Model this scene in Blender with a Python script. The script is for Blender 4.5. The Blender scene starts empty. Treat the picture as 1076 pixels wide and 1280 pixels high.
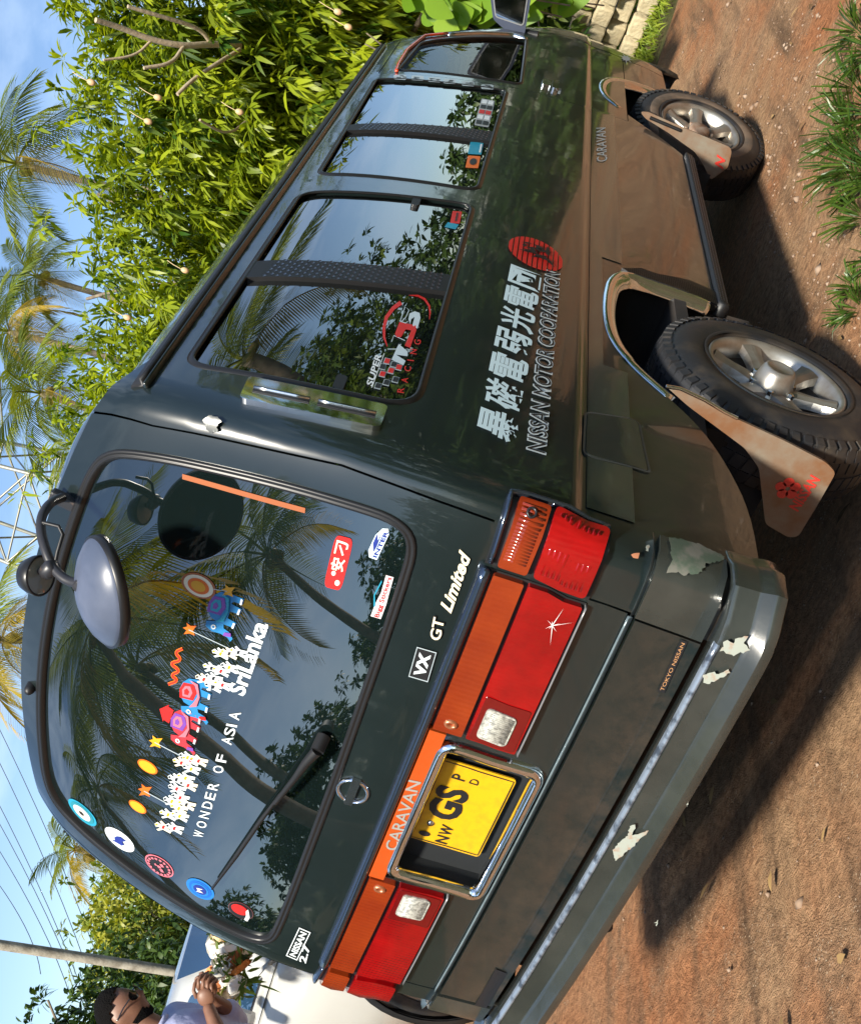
import bpy, bmesh, math, random
from mathutils import Vector, Matrix, noise as mnoise
from mathutils.geometry import delaunay_2d_cdt
SC=bpy.context.scene
COL=SC.collection
PI=math.pi
# ---------------- camera (phone held sideways: the picture is turned a quarter) ----------------
_R=((0.28226406,0.11887283,-0.95194341),(-0.7803028,-0.54880464,-0.29990165),(-0.55808112,0.82745557,-0.06215103))
cam=bpy.data.objects.new('camera',bpy.data.cameras.new('camera')); COL.objects.link(cam)
M=Matrix.Identity(4)
for k in range(3):
    M[k][0]=_R[0][k]; M[k][1]=-_R[1][k]; M[k][2]=-_R[2][k]; M[k][3]=(2.064,-1.861,1.357)[k]
cam.matrix_world=M
cam.data.sensor_fit='VERTICAL'; cam.data.sensor_height=36.0; cam.data.lens=36.0*1446.0/1280.0
cam.data.clip_start=.05; cam.data.clip_end=3000
SC.camera=cam
SC.render.resolution_x=860; SC.render.resolution_y=1024
# ---------------- sky and sun ----------------
SUN_EL=math.radians(40); SUN_AZ=math.radians(167)      # azimuth clockwise from +Y: behind the van, a little to its right
SUN_DIR=Vector((math.sin(SUN_AZ)*math.cos(SUN_EL),math.cos(SUN_AZ)*math.cos(SUN_EL),math.sin(SUN_EL)))
W=bpy.data.worlds.new('World'); SC.world=W; W.use_nodes=True
nt=W.node_tree; nt.nodes.clear()
out=nt.nodes.new('ShaderNodeOutputWorld'); bg=nt.nodes.new('ShaderNodeBackground'); bg.inputs['Strength'].default_value=0.085
sky=nt.nodes.new('ShaderNodeTexSky'); sky.sky_type='NISHITA'; sky.sun_disc=False
sky.sun_elevation=SUN_EL; sky.sun_rotation=SUN_AZ; sky.air_density=1.0; sky.dust_density=.5; sky.ozone_density=3.0
tc=nt.nodes.new('ShaderNodeTexCoord'); mp=nt.nodes.new('ShaderNodeMapping'); mp.inputs['Scale'].default_value=(1.0,1.0,2.6)
nz=nt.nodes.new('ShaderNodeTexNoise'); nz.inputs['Scale'].default_value=2.3; nz.inputs['Detail'].default_value=7; nz.inputs['Roughness'].default_value=.58; nz.inputs['Distortion'].default_value=.5
rp=nt.nodes.new('ShaderNodeValToRGB'); rp.color_ramp.elements[0].position=.48; rp.color_ramp.elements[1].position=.80
rp.color_ramp.elements[0].color=(0,0,0,1); rp.color_ramp.elements[1].color=(.8,.8,.8,1)
mx=nt.nodes.new('ShaderNodeMix'); mx.data_type='RGBA'; mx.inputs[7].default_value=(5.6,6.8,8.2,1)
L=nt.links.new
L(tc.outputs['Generated'],mp.inputs['Vector']); L(mp.outputs[0],nz.inputs['Vector']); L(nz.outputs['Fac'],rp.inputs['Fac'])
L(rp.outputs['Color'],mx.inputs[0]); L(sky.outputs['Color'],mx.inputs[6]); L(mx.outputs[2],bg.inputs['Color']); L(bg.outputs[0],out.inputs['Surface'])
sun=bpy.data.objects.new('sun',bpy.data.lights.new('sun','SUN')); COL.objects.link(sun)
sun.data.energy=4.2; sun.data.angle=math.radians(6); sun.data.color=(1.0,.93,.80)
sun.rotation_euler=SUN_DIR.to_track_quat('Z','Y').to_euler(); sun.location=(-20,-20,30)
SC.view_settings.view_transform='Standard'; SC.view_settings.look='None'; SC.view_settings.gamma=1
SC.view_settings.exposure=1.18
GZ=0.02     # ground level under the tyres
# ---- body surface of the van (plan outline x height profile) ----
HW=0.845
def hermite_table(tab):
    xs=[a for a,b in tab]; ys=[b for a,b in tab]; n=len(xs)
    d=[(ys[i+1]-ys[i])/(xs[i+1]-xs[i]) for i in range(n-1)]
    m=[d[0]]+[0 if d[i-1]*d[i]<=0 else 2*d[i-1]*d[i]/(d[i-1]+d[i]) for i in range(1,n-1)]+[d[-1]]
    def f(x):
        if x<=xs[0]: return ys[0]+m[0]*(x-xs[0])
        if x>=xs[-1]: return ys[-1]+m[-1]*(x-xs[-1])
        i=0
        while xs[i+1]<x: i+=1
        h=xs[i+1]-xs[i]; t=(x-xs[i])/h
        return ((1+2*t)*(1-t)**2*ys[i]+t*(1-t)**2*h*m[i]+t*t*(3-2*t)*ys[i+1]+t*t*(t-1)*h*m[i+1])
    return f
def chaikin(p,n):
    for _ in range(n):
        q=[p[0]]
        for a,b in zip(p,p[1:]):
            q+=[tuple(a[k]*.75+b[k]*.25 for k in range(len(a))),tuple(a[k]*.25+b[k]*.75 for k in range(len(a)))]
        q.append(p[-1]); p=q
    return p
def _plan():
    rear=[(x*.01*77/77,0.035*(abs(x*.01)/.77)**2.2) for x in range(0,76,5)]
    ctrl=rear+[(.80,.042),(.835,.055),(.845,.095),(.847,.16),(.846,.30),(.845,2.0),(.845,3.8),(.843,4.35),(.835,4.72),(.812,4.92),(.74,5.03),(.60,5.08),(.30,5.11),(0,5.115)]
    p=chaikin(ctrl,4)
    L=[0]
    for a,b in zip(p,p[1:]): L.append(L[-1]+math.hypot(b[0]-a[0],b[1]-a[1]))
    N=1200; out=[]; j=0
    for i in range(N+1):
        t=L[-1]*i/N
        while j<len(L)-2 and L[j+1]<t: j+=1
        u=(t-L[j])/max(L[j+1]-L[j],1e-12)
        out.append((p[j][0]+(p[j+1][0]-p[j][0])*u,p[j][1]+(p[j+1][1]-p[j][1])*u))
    return out,L[-1]
PLAN,SLEN=_plan()
f_tx=hermite_table([(.30,.085),(.45,.05),(.60,.028),(.795,.014),(.80,.013),(.915,.012),(.938,.0),(1.1,-.002),(1.25,.002),(1.4,.012),(1.55,.028),(1.7,.053),(1.8,.080),(1.87,.105),(1.95,.155)])
f_tr=hermite_table([(.30,.02),(.6,.0),(1.08,.0),(1.2,.006),(1.35,.022),(1.5,.048),(1.7,.10),(1.85,.155),(1.95,.215)])
f_tf=hermite_table([(.30,.06),(.5,.0),(.95,.0),(1.12,.10),(1.25,.27),(1.5,.68),(1.75,1.08),(1.87,1.3),(1.95,1.48)])
def smooth(a,b,x):
    t=min(1,max(0,(x-a)/(b-a))); return t*t*(3-2*t)
def plan(s):
    sg=-1 if s<0 else 1; t=min(abs(s)/SLEN,1)*1200; i=min(int(t),1199); u=t-i
    a=PLAN[i];b=PLAN[i+1]
    return sg*(a[0]+(b[0]-a[0])*u),a[1]+(b[1]-a[1])*u
def S0(s,z):
    px,py=plan(s)
    x=px*(1-f_tx(z)/HW); y=py
    if py<.9: y=py+f_tr(z)*(1-py/.9)**1.2
    if py>2.9: y=2.9+(py-2.9)*(1-f_tf(z)/2.215)
    zz=z
    if py<.6: zz=z+.10*(1-(px/HW)**2)*smooth(1.5,1.95,z)*(1-py/.6)
    return (x,y,zz)
def Snorm(s,z):
    e=.006
    a=S0(s+e,z);b=S0(s-e,z);c=S0(s,z+e);d=S0(s,z-e)
    u=[a[k]-b[k] for k in range(3)];v=[c[k]-d[k] for k in range(3)]
    n=[u[1]*v[2]-u[2]*v[1],u[2]*v[0]-u[0]*v[2],u[0]*v[1]-u[1]*v[0]]
    L=math.sqrt(sum(q*q for q in n)) or 1
    return [q/L for q in n]
def SP(s,z,off=0.0):
    p=S0(s,z)
    if off==0: return p
    n=Snorm(s,z); return (p[0]+n[0]*off,p[1]+n[1]*off,p[2]+n[2]*off)
def s_of_y(y):   # side station
    lo,hi=.5,SLEN-.5
    for _ in range(50):
        m=(lo+hi)/2
        if plan(m)[1]<y: lo=m
        else: hi=m
    return lo
def s_of_x(x):
    lo,hi=0,1.0
    for _ in range(40):
        m=(lo+hi)/2
        if plan(m)[0]<abs(x): lo=m
        else: hi=m
    return math.copysign(lo,x)
# ---- photo pixel -> direction (the camera below) ----
CAM_R=((0.28226406,0.11887283,-0.95194341),(-0.7803028,-0.54880464,-0.29990165),(-0.55808112,0.82745557,-0.06215103))
CAM_C=(2.064,-1.861,1.357); CAM_F=1446.0
def proj(p):
    d=[p[k]-CAM_C[k] for k in range(3)]
    c=[sum(CAM_R[r][k]*d[k] for k in range(3)) for r in range(3)]
    return 538+CAM_F*c[0]/c[2],640+CAM_F*c[1]/c[2]
def raydir(x,y):
    q=((x-538)/CAM_F,(y-640)/CAM_F,1.0)
    v=[sum(CAM_R[r][k]*q[r] for r in range(3)) for k in range(3)]
    L=math.sqrt(sum(a*a for a in v)); return [a/L for a in v]
def at(x,y,axis,val):
    v=raydir(x,y); t=(val-CAM_C[axis])/v[axis]; return tuple(CAM_C[k]+t*v[k] for k in range(3))
def px(x,y,side=None,off=0.0):
    """pixel -> (s,z) on the body surface; side 'r' right flank, 'b' rear"""
    if side=='r':
        p=at(x,y,0,.8); s=s_of_y(max(.2,min(4.8,p[1]))); z=p[2]
    else:
        p=at(x,y,1,.05); s=s_of_x(max(-.84,min(.84,p[0]))); z=p[2]
    for it in range(14):
        a=proj(SP(s,z,off)); e=1e-3
        b=proj(SP(s+e,z,off)); c=proj(SP(s,z+e,off))
        j00=(b[0]-a[0])/e;j01=(c[0]-a[0])/e;j10=(b[1]-a[1])/e;j11=(c[1]-a[1])/e
        r0=x-a[0];r1=y-a[1]; D=j00*j11-j01*j10
        if abs(D)<1e-9: break
        ds=(r0*j11-j01*r1)/D; dz=(j00*r1-j10*r0)/D
        m=max(abs(ds),abs(dz)); k=min(1,.15/max(m,1e-9))
        s+=ds*k;z+=dz*k
        if m<1e-5: break
    return s,z
# ---------------- helpers ----------------
def V(*a): return Vector(a)
def link(o,parent=None):
    COL.objects.link(o)
    if parent is not None: o.parent=parent
    return o
def mesh_obj(name,verts,faces,mat,parent=None,smooth=False,mats=None,fm=None,normals=None):
    me=bpy.data.meshes.new(name); me.from_pydata([tuple(v) for v in verts],[],faces); 
    if mats:
        for m in mats: me.materials.append(m)
        if fm: me.polygons.foreach_set('material_index',fm)
    elif mat is not None: me.materials.append(mat)
    if smooth: me.polygons.foreach_set('use_smooth',[True]*len(me.polygons))
    me.update()
    if normals is not None:
        me.polygons.foreach_set('use_smooth',[True]*len(me.polygons))
        me.normals_split_custom_set_from_vertices(normals)
    o=bpy.data.objects.new(name,me); return link(o,parent)
def tag(o,label=None,cat=None,group=None,kind=None):
    if label: o['label']=label
    if cat: o['category']=cat
    if group: o['group']=group
    if kind: o['kind']=kind
    return o
def empty(name,loc=(0,0,0),rz=0):
    o=bpy.data.objects.new(name,None); o.location=loc; o.rotation_euler=(0,0,rz); o.empty_display_size=.2
    COL.objects.link(o); return o
def copy_tree(o,parent=None):
    c=o.copy(); COL.objects.link(c); c.parent=parent
    for ch in list(o.children): copy_tree(ch,c)
    return c
class MB:
    """collects shapes into one mesh"""
    def __init__(s): s.v=[]; s.f=[]; s.sm=[]; s.m=[]
    def add(s,v,f,smooth=False,m=0):
        b=len(s.v); s.v+= [tuple(p) for p in v]; s.f+=[tuple(i+b for i in q) for q in f]; s.sm+=[smooth]*len(f); s.m+=[m]*len(f)
    def box(s,c,size,rot=None,m=0,taper=1.0):
        hx,hy,hz=[a/2 for a in size]; P=[]
        for z in (-hz,hz):
            k=taper if z>0 else 1
            for x,y in ((-hx,-hy),(hx,-hy),(hx,hy),(-hx,hy)): P.append(V(x*k,y*k,z))
        if rot is not None: P=[rot@p for p in P]
        P=[p+V(*c) for p in P]
        s.add(P,[(0,3,2,1),(4,5,6,7),(0,1,5,4),(1,2,6,5),(2,3,7,6),(3,0,4,7)],False,m)
    def tube(s,pts,r,n=8,m=0,cap=True,closed=False):
        pts=[V(*p) for p in pts]; N=len(pts); rr=r if isinstance(r,(list,tuple)) else [r]*N
        up=None; rings=[]
        for i in range(N):
            if closed: t=pts[(i+1)%N]-pts[i-1]
            else: t=pts[min(i+1,N-1)]-pts[max(i-1,0)]
            if t.length<1e-9: t=V(0,0,1)
            t.normalize()
            if up is None: up=V(0,0,1) if abs(t.z)<.9 else V(1,0,0)
            a=t.cross(up)
            if a.length<1e-6: a=t.cross(V(1,.3,.2))
            a.normalize(); b=a.cross(t); up=b
            rings.append([pts[i]+(a*math.cos(2*PI*k/n)+b*math.sin(2*PI*k/n))*rr[i] for k in range(n)])
        v=[p for q in rings for p in q]; f=[]
        for i in range(N if closed else N-1):
            j=(i+1)%N
            for k in range(n): f.append((i*n+k,i*n+(k+1)%n,j*n+(k+1)%n,j*n+k))
        s.add(v,f,True,m)
        if cap and not closed:
            s.add(rings[0],[tuple(range(n))],False,m); s.add(rings[-1],[tuple(reversed(range(n)))],False,m)
    def lathe(s,prof,mat4,n=32,m=0,smooth=True):
        """prof: (axial,radius); axis = local X of mat4"""
        v=[];f=[]
        for a,r in prof:
            for k in range(n):
                t=2*PI*k/n; v.append(mat4@V(a,r*math.cos(t),r*math.sin(t)))
        for i in range(len(prof)-1):
            for k in range(n): f.append((i*n+k,i*n+(k+1)%n,(i+1)*n+(k+1)%n,(i+1)*n+k))
        s.add(v,f,smooth,m)
    def build(s,name,mat,parent=None,mats=None):
        me=bpy.data.meshes.new(name); me.from_pydata(s.v,[],s.f)
        if mats:
            for q in mats: me.materials.append(q)
            me.polygons.foreach_set('material_index',s.m)
        elif mat is not None: me.materials.append(mat)
        me.polygons.foreach_set('use_smooth',s.sm); me.update()
        return link(bpy.data.objects.new(name,me),parent)
def bevel_mesh(o,w=.01,seg=2):
    bm=bmesh.new(); bm.from_mesh(o.data); bmesh.ops.remove_doubles(bm,verts=bm.verts,dist=1e-5)
    bmesh.ops.bevel(bm,geom=[e for e in bm.edges if len(e.link_faces)==2 and e.calc_face_angle(0)>.5],offset=w,segments=seg,profile=.6,affect='EDGES')
    bm.to_mesh(o.data); bm.free(); o.data.update(); return o
# ---------------- materials ----------------
MATS={}
def mat(name,col,rough=.5,metal=0,spec=.5,coat=0,coat_rough=.05,noise=None,bump=None,trans=0,ior=1.5,alpha=1,emit=None,sheen=0,obj_rand=0):
    """noise=(scale,colour2,lo,hi) second colour by noise; bump=(scale,strength,dist)"""
    if name in MATS: return MATS[name]
    m=bpy.data.materials.new(name); m.use_nodes=True; t=m.node_tree; p=t.nodes['Principled BSDF']
    p.inputs['Base Color'].default_value=(*col,1); p.inputs['Roughness'].default_value=rough; p.inputs['Metallic'].default_value=metal
    p.inputs['Specular IOR Level'].default_value=spec; p.inputs['IOR'].default_value=ior
    p.inputs['Coat Weight'].default_value=coat; p.inputs['Coat Roughness'].default_value=coat_rough
    p.inputs['Transmission Weight'].default_value=trans; p.inputs['Alpha'].default_value=alpha
    if sheen: p.inputs['Sheen Weight'].default_value=sheen
    tcn=t.nodes.new('ShaderNodeTexCoord')
    if noise:
        sc,c2,lo,hi=noise
        n=t.nodes.new('ShaderNodeTexNoise'); n.inputs['Scale'].default_value=sc; n.inputs['Detail'].default_value=6; n.inputs['Roughness'].default_value=.6
        t.links.new(tcn.outputs['Object'],n.inputs['Vector'])
        r=t.nodes.new('ShaderNodeValToRGB'); r.color_ramp.elements[0].position=lo; r.color_ramp.elements[1].position=hi
        r.color_ramp.elements[0].color=(*col,1); r.color_ramp.elements[1].color=(*c2,1)
        t.links.new(n.outputs['Fac'],r.inputs['Fac']); t.links.new(r.outputs['Color'],p.inputs['Base Color'])
    if bump:
        sc,st,di=bump
        n=t.nodes.new('ShaderNodeTexNoise'); n.inputs['Scale'].default_value=sc; n.inputs['Detail'].default_value=5
        t.links.new(tcn.outputs['Object'],n.inputs['Vector'])
        b=t.nodes.new('ShaderNodeBump'); b.inputs['Strength'].default_value=st; b.inputs['Distance'].default_value=di
        t.links.new(n.outputs['Fac'],b.inputs['Height']); t.links.new(b.outputs['Normal'],p.inputs['Normal'])
    MATS[name]=m; return m
def leaf_mat(name,c1,c2,trans=.45,rough=.45):
    """leaf: diffuse + gloss + light coming through; colour varies leaf by leaf (vertex attribute)"""
    if name in MATS: return MATS[name]
    m=bpy.data.materials.new(name); m.use_nodes=True; t=m.node_tree; p=t.nodes['Principled BSDF']; o=t.nodes['Material Output']
    a=t.nodes.new('ShaderNodeAttribute'); a.attribute_name='tint'
    r=t.nodes.new('ShaderNodeValToRGB'); r.color_ramp.elements[0].color=(*c1,1); r.color_ramp.elements[1].color=(*c2,1)
    t.links.new(a.outputs['Fac'],r.inputs['Fac']); t.links.new(r.outputs['Color'],p.inputs['Base Color'])
    p.inputs['Roughness'].default_value=rough; p.inputs['Specular IOR Level'].default_value=.35
    tr=t.nodes.new('ShaderNodeBsdfTranslucent'); g=t.nodes.new('ShaderNodeMix'); g.data_type='RGBA'; g.blend_type='MULTIPLY'; g.inputs[0].default_value=1
    g.inputs[7].default_value=(1.25,1.2,.45,1); t.links.new(r.outputs['Color'],g.inputs[6]); t.links.new(g.outputs[2],tr.inputs['Color'])
    ms=t.nodes.new('ShaderNodeMixShader'); ms.inputs[0].default_value=trans
    t.links.new(p.outputs[0],ms.inputs[1]); t.links.new(tr.outputs[0],ms.inputs[2]); t.links.new(ms.outputs[0],o.inputs['Surface'])
    MATS[name]=m; return m
def paint_mat():
    m=mat('van_paint',(.0065,.0115,.0115),rough=.28,spec=.4,coat=1.0,coat_rough=.02,noise=(3.0,(.009,.015,.0155),.35,.7))
    t=m.node_tree; p=t.nodes['Principled BSDF']; tcn=[n for n in t.nodes if n.type=='TEX_COORD'][0]
    # slight orange peel and dust
    n=t.nodes.new('ShaderNodeTexNoise'); n.inputs['Scale'].default_value=5; n.inputs['Detail'].default_value=3
    b=t.nodes.new('ShaderNodeBump'); b.inputs['Strength'].default_value=.035; b.inputs['Distance'].default_value=.02
    t.links.new(tcn.outputs['Object'],n.inputs['Vector']); t.links.new(n.outputs['Fac'],b.inputs['Height'])
    t.links.new(b.outputs['Normal'],p.inputs['Normal']); t.links.new(b.outputs['Normal'],p.inputs['Coat Normal'])
    d=t.nodes.new('ShaderNodeTexNoise'); d.inputs['Scale'].default_value=9; d.inputs['Detail'].default_value=8; d.inputs['Roughness'].default_value=.7
    t.links.new(tcn.outputs['Object'],d.inputs['Vector'])
    r=t.nodes.new('ShaderNodeMapRange'); r.inputs[1].default_value=.4; r.inputs[2].default_value=.75; r.inputs[3].default_value=.015; r.inputs[4].default_value=.10
    t.links.new(d.outputs['Fac'],r.inputs[0]); t.links.new(r.outputs[0],p.inputs['Coat Roughness'])
    g=t.nodes.new('ShaderNodeNewGeometry'); sx=t.nodes.new('ShaderNodeSeparateXYZ'); t.links.new(g.outputs['Position'],sx.inputs[0])
    mr=t.nodes.new('ShaderNodeMapRange'); mr.inputs[1].default_value=.78; mr.inputs[2].default_value=.40; mr.inputs[3].default_value=0; mr.inputs[4].default_value=.42; t.links.new(sx.outputs[2],mr.inputs[0])
    dn=t.nodes.new('ShaderNodeTexNoise'); dn.inputs['Scale'].default_value=14; dn.inputs['Detail'].default_value=9; dn.inputs['Roughness'].default_value=.72; t.links.new(tcn.outputs['Object'],dn.inputs['Vector'])
    m2=t.nodes.new('ShaderNodeMapRange'); m2.inputs[1].default_value=.40; m2.inputs[2].default_value=.72; m2.inputs[3].default_value=.06; m2.inputs[4].default_value=1; t.links.new(dn.outputs['Fac'],m2.inputs[0])
    mu=t.nodes.new('ShaderNodeMath'); mu.operation='MULTIPLY'; t.links.new(mr.outputs[0],mu.inputs[0]); t.links.new(m2.outputs[0],mu.inputs[1])
    src=p.inputs['Base Color'].links[0].from_socket; mm=t.nodes.new('ShaderNodeMix'); mm.data_type='RGBA'; mm.inputs[7].default_value=(.20,.12,.075,1)
    t.links.new(mu.outputs[0],mm.inputs[0]); t.links.new(src,mm.inputs[6]); t.links.new(mm.outputs[2],p.inputs['Base Color'])
    ic=t.nodes.new('ShaderNodeMath'); ic.operation='MULTIPLY_ADD'; ic.inputs[1].default_value=-1.2; ic.inputs[2].default_value=1.0; ic.use_clamp=True; t.links.new(mu.outputs[0],ic.inputs[0]); t.links.new(ic.outputs[0],p.inputs['Coat Weight'])
    return m
PAINT=paint_mat()
def glass_mat(name,base,spec,rough=.0):
    m=mat(name,base,rough=rough,spec=spec,ior=1.5,coat=1.0,coat_rough=0.0); m.node_tree.nodes['Principled BSDF'].inputs['Coat IOR'].default_value=1.75
    return m
DARKGLASS=glass_mat('tinted_glass',(.004,.006,.006),.8)
REARGLASS=glass_mat('rear_glass',(.004,.008,.008),.9); REARGLASS.node_tree.nodes['Principled BSDF'].inputs['Coat IOR'].default_value=1.95
def clear_glass():
    m=bpy.data.materials.new('clear_glass'); m.use_nodes=True; t=m.node_tree; t.nodes.remove(t.nodes['Principled BSDF'])
    o=t.nodes['Material Output']; tr=t.nodes.new('ShaderNodeBsdfTransparent'); tr.inputs[0].default_value=(.93,.96,.93,1)
    gl=t.nodes.new('ShaderNodeBsdfGlossy'); gl.inputs['Roughness'].default_value=0
    fr=t.nodes.new('ShaderNodeFresnel'); fr.inputs[0].default_value=1.22; ms=t.nodes.new('ShaderNodeMixShader')
    t.links.new(fr.outputs[0],ms.inputs[0]); t.links.new(tr.outputs[0],ms.inputs[1]); t.links.new(gl.outputs[0],ms.inputs[2]); t.links.new(ms.outputs[0],o.inputs['Surface'])
    return m
CLEARGLASS=clear_glass()
RUBBER=mat('rubber',(.012,.012,.013),.35,spec=.4)
BLACK=mat('black_trim',(.008,.008,.009),.5)
VOID=mat('dark_underbody',(.012,.010,.009),.9,noise=(6,(.035,.022,.014),.5,.8))
CHROME=mat('chrome',(.80,.82,.84),.06,metal=1)
CHROME2=mat('dull_chrome',(.55,.58,.60),.22,metal=1,noise=(18,(.35,.33,.30),.5,.75))
WHITE=mat('white_vinyl',(.62,.68,.70),.4)
PALE=mat('pale_vinyl',(.55,.70,.74),.4)
REDV=mat('red_vinyl',(.50,.015,.012),.4)
DARKV=mat('dark_vinyl',(.012,.012,.014),.4)
# ---------------- body-surface tools ----------------
def pip(p,poly):
    x,y=p; c=False; j=len(poly)-1
    for i in range(len(poly)):
        xi,yi=poly[i]; xj,yj=poly[j]
        if (yi>y)!=(yj>y) and x<(xj-xi)*(y-yi)/(yj-yi)+xi: c=not c
        j=i
    return c
def resample(poly,step,closed=True):
    out=[]; n=len(poly)
    for i in range(n if closed else n-1):
        a=poly[i]; b=poly[(i+1)%n]; d=math.hypot(b[0]-a[0],b[1]-a[1]); k=max(1,int(math.ceil(d/step)))
        for j in range(k): out.append((a[0]+(b[0]-a[0])*j/k,a[1]+(b[1]-a[1])*j/k))
    if not closed: out.append(poly[-1])
    return out
def roundpoly(poly,r,seg=6):
    out=[]; n=len(poly)
    rr=r if isinstance(r,(list,tuple)) else [r]*n
    for i in range(n):
        p=Vector(poly[i]); a=Vector(poly[i-1])-p; b=Vector(poly[(i+1)%n])-p
        k=min(rr[i],a.length*.49,b.length*.49)
        if k<1e-5: out.append(tuple(p)); continue
        p0=p+a.normalized()*k; p1=p+b.normalized()*k
        for j in range(seg+1):
            t=j/seg; out.append(tuple(p0*(1-t)**2+p*2*t*(1-t)+p1*t*t))
    return out
def inset(poly,d):
    """offset a closed outline inwards by d"""
    n=len(poly); A=sum(poly[i][0]*poly[(i+1)%n][1]-poly[(i+1)%n][0]*poly[i][1] for i in range(n))
    sg=1 if A>0 else -1; out=[]
    for i in range(n):
        a=Vector(poly[i-1]); b=Vector(poly[(i+1)%n]); t=(b-a)
        if t.length<1e-9: out.append(poly[i]); continue
        t.normalize(); nrm=Vector((-t.y,t.x))*sg; out.append((poly[i][0]+nrm.x*d,poly[i][1]+nrm.y*d))
    return out
ZROWS=[.30,.36,.42,.48,.54,.60,.66,.72,.78,.80,.85,.905,.915,.921,.927,.933,.939,.946,.97,1.02,1.08,1.14,1.2,1.26,1.32,1.38,1.44,1.5,1.56,1.62,1.68,1.74,1.79,1.83,1.87,1.90,1.93]
def cdt_panel(outline,holes=(),gs=.06,rows=None,estep=.05):
    outline=resample(outline,estep); holes=[resample(h,estep*.7) for h in holes]
    pts=list(outline); edges=[(i,(i+1)%len(outline)) for i in range(len(outline))]
    for h in holes:
        b=len(pts); pts+=h; edges+=[(b+i,b+(i+1)%len(h)) for i in range(len(h))]
    s0=min(p[0] for p in outline);s1=max(p[0] for p in outline);z0=min(p[1] for p in outline);z1=max(p[1] for p in outline)
    if rows is None: rows=[z0+(z1-z0)*k/max(1,int((z1-z0)/gs)) for k in range(1,max(1,int((z1-z0)/gs)))]
    ns=max(1,int((s1-s0)/gs)); B=[p for p in pts]
    for z in rows:
        if not z0<z<z1: continue
        for k in range(1,ns):
            p=(s0+(s1-s0)*k/ns,z)
            if pip(p,outline) and not any(pip(p,h) for h in holes): pts.append(p)
    r=delaunay_2d_cdt([Vector(p) for p in pts],edges,[],0,1e-5)
    vs=[tuple(v) for v in r[0]]; tris=[]
    for t in r[2]:
        c=(sum(vs[i][0] for i in t)/len(t),sum(vs[i][1] for i in t)/len(t))
        if pip(c,outline) and not any(pip(c,h) for h in holes):
            a,b,d=[vs[i] for i in t[:3]]
            if (b[0]-a[0])*(d[1]-a[1])-(b[1]-a[1])*(d[0]-a[0])<0: t=list(reversed(t))
            tris.append(tuple(t))
    return vs,tris
def panel(name,outline,mat_,parent,holes=(),off=0.0,rim=.0,gs=.06,rows=None,estep=.05,mirror=False,surf=None):
    """sheet of body surface with outline (s,z), optional holes and a folded edge"""
    vs,tris=cdt_panel(outline,holes,gs,rows,estep)
    P=[SP(s,z,off) for s,z in vs]; N=[tuple(Snorm(s,z)) for s,z in vs]
    F=list(tris)
    if rim:
        cnt={}
        for t in tris:
            for i in range(3):
                e=(t[i],t[(i+1)%3]); k=(min(e),max(e)); cnt.setdefault(k,[]).append(e)
        for k,e in cnt.items():
            if len(e)==1:
                i,j=e[0]; b=len(P)
                n=Vector(N[i]); m_=Vector(N[j])
                P+= [P[i],P[j],tuple(Vector(P[j])-m_*rim),tuple(Vector(P[i])-n*rim)]; N+=[(0,0,0)]*4
                F.append((b+1,b,b+3,b+2))
    if mirror:
        P=[(-p[0],p[1],p[2]) for p in P]; N=[(-n[0],n[1],n[2]) for n in N]; F=[tuple(reversed(f)) for f in F]
    return mesh_obj(name,P,F,mat_,parent,normals=N)
def sweep(name,path,mat_,parent,prof,closed=True,mirror=False,off=0.0,estep=.03,mb=None):
    """run a small section (across,out) along a line on the body surface"""
    path=resample(path,estep,closed); n=len(path); P=[];F=[];k=len(prof)
    for i in range(n):
        a=path[i-1] if (closed or i>0) else path[0]; b=path[(i+1)%n] if (closed or i<n-1) else path[-1]
        c=Vector(SP(*path[i],off)); nr=Vector(Snorm(*path[i])); t=Vector(SP(*b,off))-Vector(SP(*a,off)); t.normalize(); bi=nr.cross(t).normalized()
        for u,w in prof: P.append(c+bi*u+nr*w)
    for i in range(n if closed else n-1):
        j=(i+1)%n
        for q in range(k-1): F.append((i*k+q,j*k+q,j*k+q+1,i*k+q+1))
    if not closed:
        F.append(tuple(range(k))); F.append(tuple(reversed([(n-1)*k+q for q in range(k)])))
    if mirror:
        P=[V(-p.x,p.y,p.z) for p in P]; F=[tuple(reversed(f)) for f in F]
    if mb is not None: mb.add(P,F,True); return None
    return mesh_obj(name,P,F,mat_,parent,smooth=True)
def half(w,h,n=6,lift=0.0):
    return [(w/2*math.cos(PI*i/n),lift+h*math.sin(PI*i/n)) for i in range(n+1)]
def text_mesh(txt,bold=0.0,res=3):
    cu=bpy.data.curves.new('t','FONT'); cu.body=txt; cu.offset=bold; cu.resolution_u=res; cu.size=1
    o=bpy.data.objects.new('t',cu); COL.objects.link(o); dg=bpy.context.evaluated_depsgraph_get(); dg.update()
    me=bpy.data.meshes.new_from_object(o.evaluated_get(dg)); v=[tuple(p.co[:2]) for p in me.vertices]; f=[tuple(p.vertices) for p in me.polygons]
    bpy.data.objects.remove(o); bpy.data.curves.remove(cu); bpy.data.meshes.remove(me)
    return v,f
def norm_uv(v,box=None):
    if box is None: box=(min(p[0] for p in v),max(p[0] for p in v),min(p[1] for p in v),max(p[1] for p in v))
    return [((p[0]-box[0])/(box[1]-box[0]),(p[1]-box[2])/(box[3]-box[2])) for p in v],box
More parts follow.
